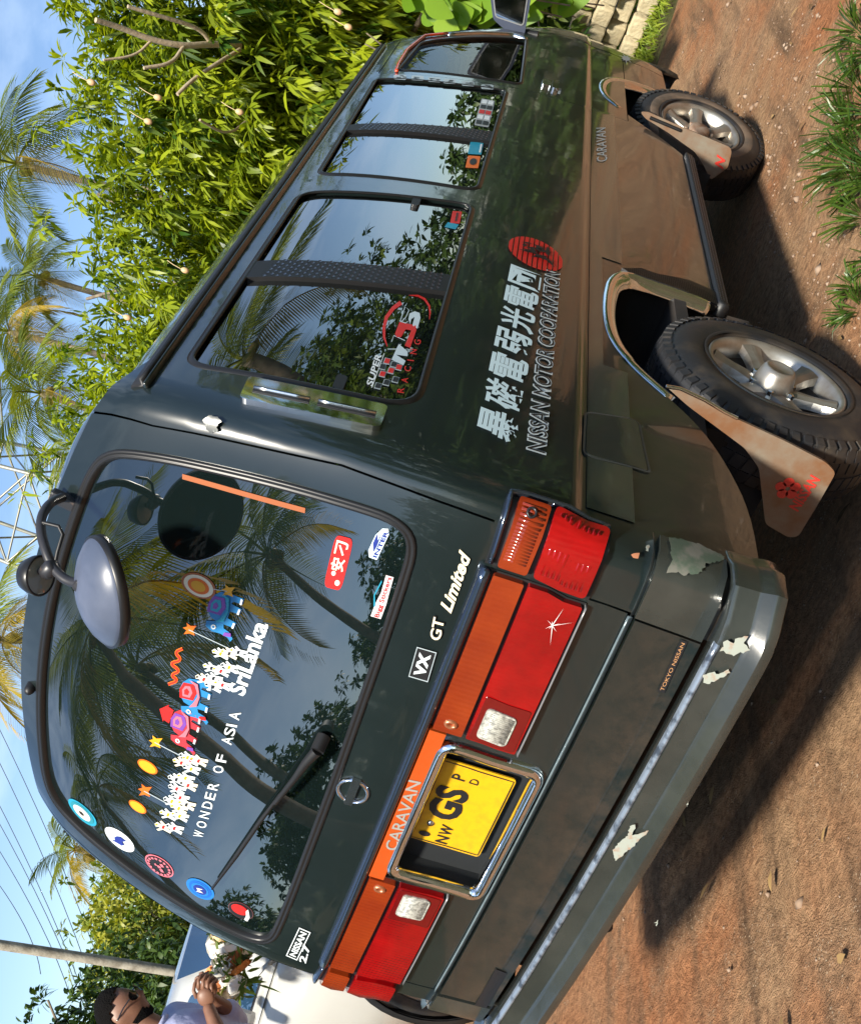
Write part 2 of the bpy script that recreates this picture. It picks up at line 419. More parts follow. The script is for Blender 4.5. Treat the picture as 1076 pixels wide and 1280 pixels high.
class Frame:
    """affine frame on the body surface from three photo points: lower-left, lower-right, upper-left"""
    def __init__(s,p0,p1,p2,side,off=.003):
        s.a=Vector(px(*p0,side)); s.u=Vector(px(*p1,side))-s.a; s.v=Vector(px(*p2,side))-s.a; s.off=off
    def sz(s,u,v): q=s.a+s.u*u+s.v*v; return q.x,q.y
    def at(s,u,v,d=0): return SP(*s.sz(u,v),s.off+d)
    def text(s,txt,mat_,parent,bold=0.0,box=None,d=0,name='lettering',ret=None,u0=0,u1=1,v0=0,v1=1):
        v,f=text_mesh(txt,bold); w,bx=norm_uv(v,box)
        if ret is not None: ret.append(bx)
        P=[s.at(u0+(u1-u0)*p[0],v0+(v1-v0)*p[1],d) for p in w]
        if ' ' not in txt: return mesh_obj(name,P,f,mat_,parent)
        fs=sorted(f,key=lambda q:min(v[i][0] for i in q)); groups=[[]]; right=-1e9     # one object per word
        for q in fs:
            lo=min(v[i][0] for i in q); hi=max(v[i][0] for i in q)
            if groups[-1] and lo>right+.16: groups.append([])
            groups[-1].append(q); right=max(right,hi)
        for g in groups:
            ids=sorted({i for q in g for i in q}); mp_=dict((a,b) for b,a in enumerate(ids)); o=mesh_obj(name,[P[i] for i in ids],[tuple(mp_[i] for i in q) for q in g],mat_,parent)
        return o
    def poly(s,pts,mat_,parent,name='sticker_shape',d=0,mb=None,m=0):
        pts=[tuple(p) for p in pts]
        P=[s.at(u,v,d) for u,v in pts]; 
        from mathutils.geometry import tessellate_polygon
        T=tessellate_polygon([[Vector((u,v,0)) for u,v in pts]])
        A=sum(pts[i-1][0]*pts[i][1]-pts[i][0]*pts[i-1][1] for i in range(len(pts)))
        T=[tuple(t) for t in T]
        Tn=[]
        for t in T:
            a,b,c=[pts[i] for i in t]
            if (b[0]-a[0])*(c[1]-a[1])-(b[1]-a[1])*(c[0]-a[0])<0: t=(t[0],t[2],t[1])
            Tn.append(t)
        if mb is not None: mb.add(P,Tn,False,m); return None
        return mesh_obj(name,P,Tn,mat_,parent)
def circ(cx,cy,rx,ry=None,n=28,a0=0,a1=2*PI):
    ry=rx if ry is None else ry
    return [(cx+rx*math.cos(a0+(a1-a0)*i/n),cy+ry*math.sin(a0+(a1-a0)*i/n)) for i in range(n if abs(a1-a0-2*PI)<1e-6 else n+1)]
def ringpoly(cx,cy,r0,r1,a0,a1,n=20):
    return circ(cx,cy,r1,r1,n,a0,a1)+list(reversed(circ(cx,cy,r0,r0,n,a0,a1)))
# ================= ground, road, verge =================
import numpy as np
def soil_mat(name,c1,c2,c3,peb):
    m=bpy.data.materials.new(name); m.use_nodes=True; t=m.node_tree; p=t.nodes['Principled BSDF']; Lk=t.links.new
    tc_=t.nodes.new('ShaderNodeTexCoord')
    def nz_(s,d=6,r=.6,dist=0):
        n=t.nodes.new('ShaderNodeTexNoise'); n.inputs['Scale'].default_value=s; n.inputs['Detail'].default_value=d; n.inputs['Roughness'].default_value=r; n.inputs['Distortion'].default_value=dist
        Lk(tc_.outputs['Object'],n.inputs['Vector']); return n
    def mix(f,a,b):
        x=t.nodes.new('ShaderNodeMix'); x.data_type='RGBA'; Lk(f,x.inputs[0])
        for k,v in ((6,a),(7,b)):
            if isinstance(v,tuple): x.inputs[k].default_value=(*v,1)
            else: Lk(v,x.inputs[k])
        return x.outputs[2]
    def ramp(o,lo,hi):
        r=t.nodes.new('ShaderNodeMapRange'); r.inputs[1].default_value=lo; r.inputs[2].default_value=hi; Lk(o,r.inputs[0]); return r.outputs[0]
    n1=nz_(.8,6,.65,.6); n2=nz_(3.5,8,.65); n3=nz_(38,6,.7); n4=nz_(160,3,.7)
    c=mix(ramp(n1.outputs['Fac'],.42,.62),c1,c2); c=mix(ramp(n2.outputs['Fac'],.50,.68),c,c3)
    mpn=t.nodes.new('ShaderNodeMapping'); mpn.inputs['Scale'].default_value=(5.5,.55,1); Lk(tc_.outputs['Object'],mpn.inputs['Vector']); ns=t.nodes.new('ShaderNodeTexNoise'); ns.inputs['Scale'].default_value=1.3; ns.inputs['Detail'].default_value=7; Lk(mpn.outputs[0],ns.inputs['Vector'])
    c=mix(ramp(ns.outputs['Fac'],.52,.70),c,tuple(v*.62 for v in c3))
    dk=t.nodes.new('ShaderNodeMix'); dk.data_type='RGBA'; dk.blend_type='MULTIPLY'; dk.inputs[0].default_value=1
    rr=t.nodes.new('ShaderNodeValToRGB'); rr.color_ramp.elements[0].position=.30; rr.color_ramp.elements[1].position=.62; rr.color_ramp.elements[0].color=(.42,.39,.37,1); rr.color_ramp.elements[1].color=(1.12,1.1,1.08,1)
    Lk(n3.outputs['Fac'],rr.inputs['Fac']); Lk(c,dk.inputs[6]); Lk(rr.outputs['Color'],dk.inputs[7])
    vo=t.nodes.new('ShaderNodeTexVoronoi'); vo.inputs['Scale'].default_value=70; Lk(tc_.outputs['Object'],vo.inputs['Vector'])
    c=mix(ramp(vo.outputs['Distance'],.26,.10),dk.outputs[2],peb)
    mm=t.nodes.new('ShaderNodeMath'); mm.operation='MULTIPLY'; Lk(ramp(vo.outputs['Distance'],.24,.12),mm.inputs[0]); Lk(ramp(n2.outputs['Fac'],.48,.60),mm.inputs[1])
    c=mix(mm.outputs[0],dk.outputs[2],peb)
    Lk(c,p.inputs['Base Color']); p.inputs['Roughness'].default_value=.95; p.inputs['Specular IOR Level'].default_value=.2
    ad=t.nodes.new('ShaderNodeMath'); ad.operation='ADD'; Lk(n3.outputs['Fac'],ad.inputs[0]); Lk(n4.outputs['Fac'],ad.inputs[1])
    ad2=t.nodes.new('ShaderNodeMath'); ad2.operation='MULTIPLY_ADD'; ad2.inputs[1].default_value=3.0; Lk(n2.outputs['Fac'],ad2.inputs[0]); Lk(ad.outputs[0],ad2.inputs[2])
    b=t.nodes.new('ShaderNodeBump'); b.inputs['Strength'].default_value=.9; b.inputs['Distance'].default_value=.028; Lk(ad2.outputs[0],b.inputs['Height']); Lk(b.outputs['Normal'],p.inputs['Normal'])
    MATS[name]=m; return m
ROADM=soil_mat('dirt_road',(.44,.275,.155),(.44,.19,.085),(.33,.20,.115),(.56,.44,.31))
EARTHM=soil_mat('earth',(.13,.10,.05),(.10,.11,.035),(.16,.11,.06),(.25,.22,.15))
def hgt(x,y,k=1.0):
    return .018*k*mnoise.noise((x*.9,y*.9,0))+.010*k*mnoise.noise((x*3.1,y*3.1,4))
def axis(vals):
    out=[]
    for a,b,st in vals:
        n=int(round((b-a)/st)); out+=[a+(b-a)*i/n for i in range(n)]
    out.append(vals[-1][1]); return out
gx=axis([(-600,-60,60),(-60,-12,4),(-12,14,1),(14,60,4),(60,600,60)]); gy=axis([(-600,-40,60),(-40,-8,4),(-8,22,1),(22,60,4),(60,900,60)])
P=[(x,y,GZ-.03+(.05*mnoise.noise((x*.3,y*.3,1)) if max(abs(x),abs(y))<60 else 0)-.02) for y in gy for x in gx]; n=len(gx)
g=mesh_obj('ground',P,[(j*n+i,j*n+i+1,(j+1)*n+i+1,(j+1)*n+i) for j in range(len(gy)-1) for i in range(n-1)],EARTHM,smooth=True); g['kind']='structure'
# road: centre line bends to the right ahead of the van
cl=[(-1.5,-60,3.2),(-1.5,-20,3.1),(-1.5,-6,2.95),(-1.5,0,2.85),(-1.35,2.6,2.8),(-.75,4.9,2.7),(1.0,6.9,2.55),(4.5,8.6,2.6),(10,11.0,2.8),(24,18,3),(60,34,3)]
cl=chaikin(cl,4)
# even spacing
P=[];F=[];nw=46; rows_=[]
acc=[0]
for a,b in zip(cl,cl[1:]): acc.append(acc[-1]+math.hypot(b[0]-a[0],b[1]-a[1]))
tt=[];t=0
while t<acc[-1]:
    tt.append(t); y=cl[min(range(len(acc)),key=lambda i:abs(acc[i]-t))]; d=math.hypot(y[0],y[1]-1); t+=.10 if d<7 else (.3 if d<14 else 2.0)
for t in tt:
    i=max(k for k in range(len(acc)) if acc[k]<=t); i=min(i,len(cl)-2); u=(t-acc[i])/max(acc[i+1]-acc[i],1e-9)
    c=[cl[i][k]+(cl[i+1][k]-cl[i][k])*u for k in range(3)]; d=Vector((cl[i+1][0]-cl[i][0],cl[i+1][1]-cl[i][1])).normalized(); nr=Vector((d.y,-d.x))
    wl=c[2]+.22*mnoise.noise((c[0]*.8,c[1]*.8,9)); wr=c[2]+.22*mnoise.noise((c[0]*.8,c[1]*.8,19))
    for k in range(nw+1):
        q=-1+2*k/nw; w=wr if q>0 else wl; x=c[0]+nr.x*q*w; y=c[1]+nr.y*q*w
        rut=-.05*math.exp(-((abs(q)-.33)/.12)**2)
        edge=-.05*max(0,(abs(q)-.93)/.07)
        P.append((x,y,GZ+hgt(x,y)*min(1,abs(x-.0)/1+1)*.7+rut*.3+edge))
n=nw+1
road=mesh_obj('dirt_road',P,[(j*n+i,j*n+i+1,(j+1)*n+i+1,(j+1)*n+i) for j in range(len(tt)-1) for i in range(nw)],ROADM,smooth=True); road['kind']='structure'
# ================= the van =================
van=tag(empty('van'),'dark green passenger van plastered with stickers, parked on the dirt road','van')
def ztop(s): return 1.87+.075*(1-smooth(.78,1.10,abs(s)))
def pxs(pts,side): return [px(*p,side) for p in pts]
def mir(pts): return [(-a,b) for a,b in pts]
def clip(poly,a,b,keep):
    """half-plane clip of an outline by the line a-b"""
    nx,ny=-(b[1]-a[1]),b[0]-a[0]
    d=lambda p:((p[0]-a[0])*nx+(p[1]-a[1])*ny)*keep
    out=[]
    for i in range(len(poly)):
        p=poly[i-1];q=poly[i];dp,dq=d(p),d(q)
        if (dp>=0)!=(dq>=0):
            t=dp/(dp-dq); out.append((p[0]+(q[0]-p[0])*t,p[1]+(q[1]-p[1])*t))
        if dq>=0: out.append(q)
    return out
# ---- outlines on the flank ----
win_rear=roundpoly(pxs([(592,256),(376,241),(231,457),(520,511)],'r'),[.06,.06,.07,.09])
win_mid=roundpoly(pxs([(634,113),(470,99),(397,219),(597,239)],'r'),[.06,.05,.05,.06])
sA=px(500,90,'r')[0]
win_door=roundpoly([px(651,106,'r'),px(658,50,'r'),px(602,46,'r'),px(527,52,'r'),px(497,88,'r')],[.05,.03,.10,.12,.05])
FRONT_S=5.36
arch_f=[(4.92,.50),(4.915,.62),(4.87,.73),(4.78,.81),(4.66,.855),(4.50,.868),(4.37,.845),(4.27,.78),(4.12,.64),(3.97,.485)]
arch_r=[(2.37,.475),(2.36,.62),(2.345,.73),(2.31,.80),(2.22,.84),(2.08,.856),(1.92,.858),(1.79,.84),(1.70,.80),(1.64,.75),(1.57,.68),(1.47,.60),(1.34,.545),(1.17,.505),(.93,.51)]
arch_f=chaikin(arch_f,2); arch_r=chaikin(arch_r,2)
door_gap=.004
dl=px(754,141,'r')[0]; du=sA-.05
door_line=[(dl+.02,.74),(dl-.02,.85),(dl-.065,.95),(dl-.085,1.1),(dl-.09,1.25),(du+.01,1.62),(du,1.80)]
body_out=[(FRONT_S,.50),(FRONT_S,1.10),(5.30,1.25),(5.30,1.84)]
top=[(5.30-.15*k,1.868) for k in range(1,int((5.30-1.2)/.15))]
rear_edge=[(1.15,ztop(1.15)),(1.05,ztop(1.05)),(.95,ztop(.95)),(.86,ztop(.86)),(.775,ztop(.775)),(.772,1.80),(.792,1.63),(.818,1.41),(.810,1.20),(.807,1.088),(.716,1.083),(.716,.50),(.93,.50)]
door_poly=[(a+door_gap,b) for a,b in door_line]+[(5.285,1.80),(5.285,1.25),(5.33,1.12),(5.33,.88),(5.30,.74)]
# door sits in an opening of the flank
full=arch_f+list(arch_r)  # bottom edge, front to rear
bottom=[(FRONT_S,.50)]+full
body_outline=[(FRONT_S,1.10),(5.30,1.25),(5.30,1.868)]+top+rear_edge+list(reversed(bottom[1:-1]))+[(FRONT_S,.50)]
door_open=inset(door_poly,-.004)
for mirror in (False,True):
    panel('side_panel',body_outline,PAINT,van,holes=[win_rear,win_mid,door_open],rim=.02,rows=ZROWS,gs=.07,mirror=mirror)
    dr=panel('front_door',door_poly,PAINT,van,holes=[win_door],rim=.012,rows=ZROWS,gs=.07,mirror=mirror)
    # door handle
    mb=MB(); sg=-1 if mirror else 1
    h=[px(679,97,'r'),px(691,112,'r')]
    s0,s1=h[1][0]-.02,h[0][0]+.02; zc=(h[0][1]+h[1][1])/2
    mb2=[]
    for (a,b,c,d,o,mt) in ((s0+.02,s0+.12,zc-.012,zc+.028,.012,CHROME2),(s0,s0+.15,zc-.045,zc-.018,.014,CHROME)):
        q=panel('door_handle',roundpoly([(a,c),(b,c),(b,d),(a,d)],.012),mt,dr,off=o,rim=.014,gs=.05,mirror=mirror)
    g=panel('door_glass',inset(win_door,.012),CLEARGLASS,dr,off=-.01,gs=.12,mirror=mirror)
    sweep('window_gasket',win_door,RUBBER,dr,half(.016,.005),mirror=mirror)
    # amber-red rain visor along the top of the door window
    if not mirror:
        REDVISOR=mat('red_visor',(.55,.05,.015),.25,coat=.5)
        sweep('window_visor',[px(497,91,'r'),px(500,82,'r'),px(511,64,'r'),px(532,47,'r'),px(560,44,'r')],REDVISOR,dr,[(-.002,.003),(-.003,.010),(.006,.014),(.012,.010),(.010,.002)],closed=False)
        sweep('window_frame_trim',[px(560,44,'r'),px(600,42,'r'),px(640,44,'r'),px(658,50,'r')],CHROME2,dr,half(.02,.012),closed=False)
    # fixed windows with two panes and a meshed divider
    for wo,dv,nm in ((win_rear,[(340,327),(562,345),(556,366),(318,348)],'rear'),(win_mid,[(452,156),(619,166),(613,178),(441,164)],'mid')):
        sweep('window_gasket',wo,RUBBER,van,[(.009,0),(.009,.003),(.006,.005),(.002,.005),(-.002,.003),(-.009,.0),(-.011,-.012)],mirror=mirror)
        q=inset(wo,.010); D=pxs(dv,'r'); c0=((D[1][0]+D[2][0])/2,(D[1][1]+D[2][1])/2); c1=((D[0][0]+D[3][0])/2,(D[0][1]+D[3][1])/2)
        for keep in (1,-1):
            panel('window_pane',clip(q,c0,c1,keep),DARKGLASS,van,off=-.008,gs=.06,mirror=mirror)
        # divider
        dp=clip(clip(inset(wo,.004),D[1],D[0],1),D[2],D[3],-1)
        if len(dp)<3: dp=clip(clip(inset(wo,.004),D[1],D[0],-1),D[2],D[3],1)
        dvo=panel('window_divider',dp,BLACK,van,off=.004,rim=.014,gs=.08,mirror=mirror)
        if not mirror:
            mb=MB(); nv=30; nu=5
            a=Vector(D[1]);b=Vector(D[0]);c=Vector(D[2]);d=Vector(D[3])
            for i in range(nv):
                for j in range(nu):
                    v0=.03+.94*(i+.5)/nv; u0=(j+.5+(.25 if i%2 else -.25))/nu
                    lo=lambda u,v:(a*(1-v)+b*v)*(1-u)+(c*(1-v)+d*v)*u
                    p=lo(u0,v0); e=.36/nu; w=.30/nv
                    Q=[SP(*lo(u0-e,v0),.005),SP(*lo(u0,v0-w),.0045),SP(*lo(u0+e,v0),.005),SP(*lo(u0,v0+w),.0075)]
                    mb.add(Q,[(0,1,2,3)])
            tag(mb.build('mesh_pattern',mat('mesh_sheen',(.16,.20,.30),.3,metal=.6),dvo),kind='stuff')
        for vv,rr in (((.12,.02),0),): pass
# latch tabs on rear panes
for p in ((520,252),(425,478)):
    c=px(*p,'r'); panel('window_latch',roundpoly([(c[0]-.035,c[1]-.012),(c[0]+.035,c[1]-.012),(c[0]+.035,c[1]+.012),(c[0]-.035,c[1]+.012)],.01),BLACK,van,off=.002,rim=.011,gs=.1)
# ---- front (not in view, built plainly) ----
fr_out=[(SLEN,.42),(SLEN,1.868),(5.31,1.868),(5.31,1.25),(5.37,1.10),(5.37,.42)]
ws=roundpoly([(SLEN+.2,1.16),(SLEN+.2,1.80),(5.42,1.80),(5.46,1.16)],.04)
ws=[(min(a,SLEN-.001),b) for a,b in ws]
wsp=clip(roundpoly([(SLEN+.2,1.16),(5.46,1.16),(5.42,1.80),(SLEN+.2,1.80)],.05),(SLEN-.002,0),(SLEN-.002,3),1)
if len(wsp)<3 or max(p[0] for p in wsp)>SLEN: wsp=clip(roundpoly([(SLEN+.2,1.16),(5.46,1.16),(5.42,1.80),(SLEN+.2,1.80)],.05),(SLEN-.002,0),(SLEN-.002,3),-1)
fo=[(SLEN-.002,.42),(SLEN-.002,1.16)]+[p for p in reversed(wsp) if p[0]<SLEN-.0025]+[(SLEN-.002,1.80),(SLEN-.002,1.868),(5.31,1.868),(5.31,1.25),(5.37,1.10),(5.37,.42)]
fo=[(SLEN-.002,.50),(SLEN-.002,1.16),(5.46,1.16),(5.42,1.80),(SLEN-.002,1.80),(SLEN-.002,1.868),(5.31,1.868),(5.31,1.25),(5.37,1.10),(5.37,.50)]
for mirror in (False,True):
    panel('front_panel',fo,PAINT,van,rows=ZROWS,gs=.07,mirror=mirror)
    panel('windscreen_pane',[(SLEN-.002,1.16),(SLEN-.002,1.80),(5.42,1.80),(5.46,1.16)],CLEARGLASS,van,gs=.12,off=-.004,mirror=mirror)
    panel('headlight',roundpoly([(5.75,.74),(6.1,.74),(6.1,.90),(5.75,.90)],.03),mat('headlight_lens',(.7,.72,.75),.08,metal=.8),van,off=.012,rim=.014,mirror=mirror)
mbf=MB(); ring=[]
for i in range(41):
    t=-1+2*i/40; s=(SLEN-abs(t)*(SLEN-5.62))*(1 if t>=0 else -1)
    if t==0: s=SLEN
    p=Vector(S0(s,.5)); n=Vector(Snorm(min(max(s,-SLEN+.02),SLEN-.02),.5)); n.z=0; n.normalize()
    ring.append([p+n*o+V(0,0,z-.5) for o,z in ((-.02,.60),(.004,.60),(.012,.56),(.012,.45),(.002,.40),(-.02,.38))])
k=6; mbf.add([q for r in ring for q in r],[(i*k+j,(i+1)*k+j,(i+1)*k+j+1,i*k+j+1) for i in range(40) for j in range(k-1)]+[tuple(range(k)),tuple(reversed([40*k+j for j in range(k)]))],True)
mbf.build('front_bumper',PAINT,van)
# ---- tailgate ----
tg_r=[(.711,.765),(.711,1.079),(.802,1.084),(.805,1.20),(.813,1.41),(.787,1.63),(.767,1.80),(.768,ztop(.768))]
tg_top=[(.768-.064*i,ztop(.7)) for i in range(1,24)]
tg=tg_r+tg_top+[(-a,b) for a,b in reversed(tg_r)]
rw=[(.735,1.40),(.738,1.29),(.715,1.232),(.62,1.221),(0,1.217)]
rwr=[(0,1.884),(.45,1.884),(.59,1.884),(.655,1.866),(.683,1.81),(.706,1.68),(.728,1.52),(.738,1.36),(.737,1.275),(.708,1.228),(.62,1.218),(0,1.214)]
rwin=chaikin(rwr,2); rear_win=rwin+[(-a,b) for a,b in reversed(rwin[1:-1])]
plate_hole=roundpoly([(.222,.79),(.222,1.008),(-.232,1.008),(-.232,.79)],.02)
tail=panel('tailgate',tg,PAINT,van,holes=[rear_win,plate_hole],rim=.015,rows=ZROWS,gs=.06)
lowp=panel('tailgate_lower_panel',[(.708,.602),(.708,.748),(-.708,.748),(-.708,.602)],PAINT,tail,off=.012,rim=.02,gs=.07)
EDGE_HL=mat('sky_highlight',(.17,.22,.24),.3,metal=.35,noise=(30,(.12,.16,.18),.4,.7))  # pale blue colour stands in for sky reflected along the chamfers
stp=sweep('chamfer_highlight',[(-.708,.757),(.708,.757)],EDGE_HL,tail,[(-.006,.0005),(-.005,.003),(.004,.0105),(.006,.012),(.0065,.002)],closed=False)
sweep('rear_window_gasket',rear_win,RUBBER,tail,[(.012,0),(.012,.003),(.009,.006),(.004,.006),(.001,.003),(-.001,.006),(-.005,.006),(-.009,.002),(-.011,-.012)])
panel('rear_glass',inset(rear_win,.010),REARGLASS,tail,off=-.008,gs=.08)
# heater strip / orange band inside the glass edge
ORB=mat('orange_band',(.30,.09,.03),.4)
sweep('glass_edge_band',pxs([(226,597),(300,618),(380,640)],'b'),ORB,tail,[(-.006,-.0065),(.006,-.0065)],closed=False)
# plate recess
PZ0,PZ1,PA,PB,DEP=.79,1.008,.222,-.232,.05
mb=MB(); o=[SP(PA,PZ0),SP(PA,PZ1),SP(PB,PZ1),SP(PB,PZ0)]; i_=[(p[0]*.985,p[1]+DEP,p[2]) for p in o]
mb.add(o+i_,[(4,5,6,7),(0,4,7,3),(1,2,6,5),(0,1,5,4),(3,7,6,2)]); mb.build('plate_recess',mat('recess_grey',(.02,.022,.024),.35),tail)
plf=roundpoly([(.228,.783),(.228,1.014),(-.238,1.014),(-.238,.783)],.03)
sweep('plate_frame',plf,CHROME,tail,[(.017,0),(.017,.008),(.010,.020),(-.004,.024),(-.012,.014),(-.016,-.02)])
YEL=mat('plate_yellow',(.60,.33,.006),.38,noise=(40,(.50,.27,.010),.45,.7))
def plate_pt(u,v,d=0): return V(-.145+.29*u,.036-d,.815+.18*v)
pl=MB(); R_=roundpoly([(0,0),(1,0),(1,1),(0,1)],.05)
pl.add([plate_pt(u,v,.002) for u,v in R_]+[plate_pt(u,v,-.002) for u,v in R_],[tuple(range(len(R_)))]+[(i,(i+1)%len(R_),len(R_)+(i+1)%len(R_),len(R_)+i) for i in range(len(R_))])
plate=pl.build('number_plate',YEL,tail)
tag(plate,'yellow rear number plate with black letters')
def plate_text(txt,u0,u1,v0,v1,bold=.02):
    v,f=text_mesh(txt,bold); w,_=norm_uv(v)
    mesh_obj('plate_lettering',[plate_pt(u0+(u1-u0)*a,v0+(v1-v0)*b,.004) for a,b in w],f,DARKV,plate)
plate_text('GS',.33,.72,.48,.92,.04); plate_text('N',.045,.135,.48,.65,.02); plate_text('W',.15,.275,.48,.65,.02); plate_text('P',.82,.88,.62,.80,.01); plate_text('D',.82,.88,.44,.56,.005)
mb=MB(); mb.add([plate_pt(.10+.05*math.cos(a)*.62,.82+.08*math.sin(a),.004) for a in [2*PI*k/14 for k in range(14)]],[tuple(range(14))]); mb.build('plate_emblem',DARKV,plate)
mb=MB(); mb.add([plate_pt(u,v,.0035) for u,v in R_],[]); 
for (u,v) in ((.24,.80),):
    mb=MB(); mb.lathe([(0,.009),(.004,.008),(.005,0)],Matrix.Translation(plate_pt(u,v,.002))@Matrix.Rotation(-PI/2,4,'Z'),12); mb.build('plate_screw',CHROME2,plate)
sweep('plate_border',[(-.14,.82),(.14,.82),(.14,.99),(-.14,.99)],DARKV,plate,[(-.0015,-.0315),(.0015,-.0315)])
# black letterplate carrier
# ---- lamps ----
AMB=mat('amber_lens',(.23,.030,.005),.14,spec=.5,coat=.7,noise=(5,(.15,.014,.004),.35,.72))
RED=mat('red_lens',(.27,.002,.003),.12,spec=.5,coat=.7,noise=(4.5,(.10,.001,.002),.35,.72))
for _m,_sc in ((RED,170),(AMB,150)):
    _t=_m.node_tree; _w=_t.nodes.new('ShaderNodeTexWave'); _w.bands_direction='X'; _w.inputs['Scale'].default_value=_sc/6.28; _b=_t.nodes.new('ShaderNodeBump'); _b.inputs['Strength'].default_value=.25; _b.inputs['Distance'].default_value=.002
    _t.links.new([n for n in _t.nodes if n.type=='TEX_COORD'][0].outputs['Object'],_w.inputs['Vector']); _t.links.new(_w.outputs['Fac'],_b.inputs['Height']); _t.links.new(_b.outputs['Normal'],_t.nodes['Principled BSDF'].inputs['Normal'])
DRED=mat('dark_red_lens',(.11,.002,.003),.12,spec=.6,coat=.8)
ORANGE=mat('orange_reflector',(.36,.066,.011),.32,noise=(90,(.42,.06,.008),.35,.65))
CLEARL=mat('reverse_lens',(.40,.40,.36),.2,coat=.4,noise=(120,(.20,.20,.18),.45,.6))
def ribs(parent,mat_,s0,s1,z0,z1,n,off,h=.004,horizontal=True):
    for i in range(n):
        if horizontal:
            z=z0+(z1-z0)*(i+.5)/n; sweep('lens_rib',[(s0,z),(s1,z)],mat_,parent,half((z1-z0)/n*.85,h,4,off),closed=False,estep=.08)
        else:
            s=s0+(s1-s0)*(i+.5)/n; sweep('lens_rib',[(s,z0),(s,z1)],mat_,parent,half((s1-s0)/n*.85,h,4,off),closed=False,estep=.08)
for sg in (1,-1):
    mirror=sg<0
    # quarter lamp on the body corner
    q=panel('corner_lamp',[(.714,.852),(.868,.852),(.868,1.078),(.714,1.078)],BLACK,van,off=.006,rim=.008,gs=.04,mirror=mirror)
    panel('amber_lens',roundpoly([(.722,.992),(.858,.990),(.858,1.056),(.722,1.054)],.008),AMB,q,off=.022,rim=.018,gs=.03,mirror=mirror)
    panel('red_lens',roundpoly([(.722,.864),(.864,.862),(.862,.981),(.722,.979)],.012),RED,q,off=.022,rim=.018,gs=.03,mirror=mirror)
    if not mirror:
        ribs(q,RED,.735,.850,.875,.97,9,.0215,.0012)
        ribs(q,AMB,.74,.85,1.0,1.048,16,.0215,.0007,False)
        c=(.838,1.026); sweep('lamp_screw',circ(c[0],c[1],.006,.009,10),DARKV,q,half(.006,.004,4,.022))
    sweep('corner_lamp_trim',[(.722,1.068),(.80,1.072),(.868,1.074),(.876,1.05),(.878,.95),(.876,.86)],CHROME2 if 0 else mat('dark_chrome',(.10,.13,.18),.12,metal=.9),q,half(.016,.020,6),closed=False,mirror=mirror)
    # long lamp on the tailgate
    t0,t1=.268,.700
    q=panel('tail_lamp',[(t0,.852),(t1+.004,.852),(t1+.004,1.060),(t0,1.060)],BLACK,tail,off=.004,rim=.006,gs=.06,mirror=mirror)
    panel('amber_lens',roundpoly([(t0+.004,.985),(t1,.989),(t1,1.054),(t0+.004,1.052)],.004),AMB,q,off=.020,rim=.018,gs=.05,mirror=mirror)
    panel('red_lens',roundpoly([(t0+.004,.860),(t1,.860),(t1,.980),(t0+.004,.976)],.005),RED,q,off=.020,rim=.018,gs=.05,mirror=mirror)
    panel('red_lens_inner',roundpoly([(t0+.010,.866),(.405,.866),(.405,.970),(t0+.010,.970)],.006),DRED,q,off=.0225,rim=.004,gs=.05,mirror=mirror)
    rl=panel('reverse_lamp',roundpoly([(.290,.888),(.378,.888),(.378,.958),(.290,.958)],.014),CLEARL,q,off=.026,rim=.008,gs=.05,mirror=mirror)
    for k in range(14):
        s=.296+.076*(k+.5)/14; sweep('lens_rib',[(s,.893),(s,.953)],CLEARL,rl,half(.0045,.002,4,.026),closed=False,estep=.1,mirror=mirror)
    c=(.30,1.018); sweep('lamp_screw',circ(c[0],c[1],.008,.011,12),mat('screw_copper',(.5,.2,.1),.3,metal=.7),q,half(.010,.006,4,.020),mirror=mirror)
    sweep('lamp_lower_trim',[(t0,.852),(t1,.852)],mat('grey_trim',(.25,.25,.26),.3,metal=.5),q,half(.006,.021,4),closed=False,mirror=mirror)
TOPCH=MATS['dark_chrome']
sweep('lamp_top_trim',[(-.705,1.0735),(.705,1.0735)],TOPCH,tail,[(-.014,.0),(-.014,.018),(-.006,.026),(.006,.022),(.013,.010),(.013,0)],closed=False)
cp=panel('reflector_panel',[(-.266,1.018),(.264,1.018),(.264,1.056),(-.266,1.056)],ORANGE,tail,off=.018,rim=.016,gs=.08)
# ---- bumper ----
bp=[(.004,.590),(.004,.590),(.070,.604),(.080,.604),(.086,.601),(.088,.595),(.089,.590),(.092,.552),(.093,.548),(.098,.541),(.110,.526),(.114,.520),(.114,.512),(.108,.498),(.100,.494),(.05,.490),(-.01,.490)]
mb=MB(); P=[]; ns=60; k=len(bp)
for i in range(ns+1):
    s=-.93+1.86*i/ns; p=Vector(S0(s,.6)); n=Vector(Snorm(s,.75)); n.z=0; n.normalize(); e=min(1,(1-abs(s)/.93)*14+.0)
    w=.25+.75*smooth(0,1,min(1,(.93-abs(s))/.16))
    for o,z in bp: P.append(V(p.x,p.y,z)+n*(o*w))
F=[(i*k+j,i*k+j+1,(i+1)*k+j+1,(i+1)*k+j) for i in range(ns) for j in range(k-1)]+[tuple(range(k)),tuple(reversed([ns*k+j for j in range(k)]))]
F=[tuple(reversed(f)) for f in F]
mb.add(P,F,True)
BUMP=mat('bumper_paint',(.020,.024,.022),.26,spec=.5,coat=.7,coat_rough=.06,noise=(7,(.034,.038,.034),.4,.75),bump=(14,.05,.02))
bum=mb.build('rear_bumper',BUMP,van)
try: bum.data.set_sharp_from_angle(angle=math.radians(30))
except Exception as e: print(e)
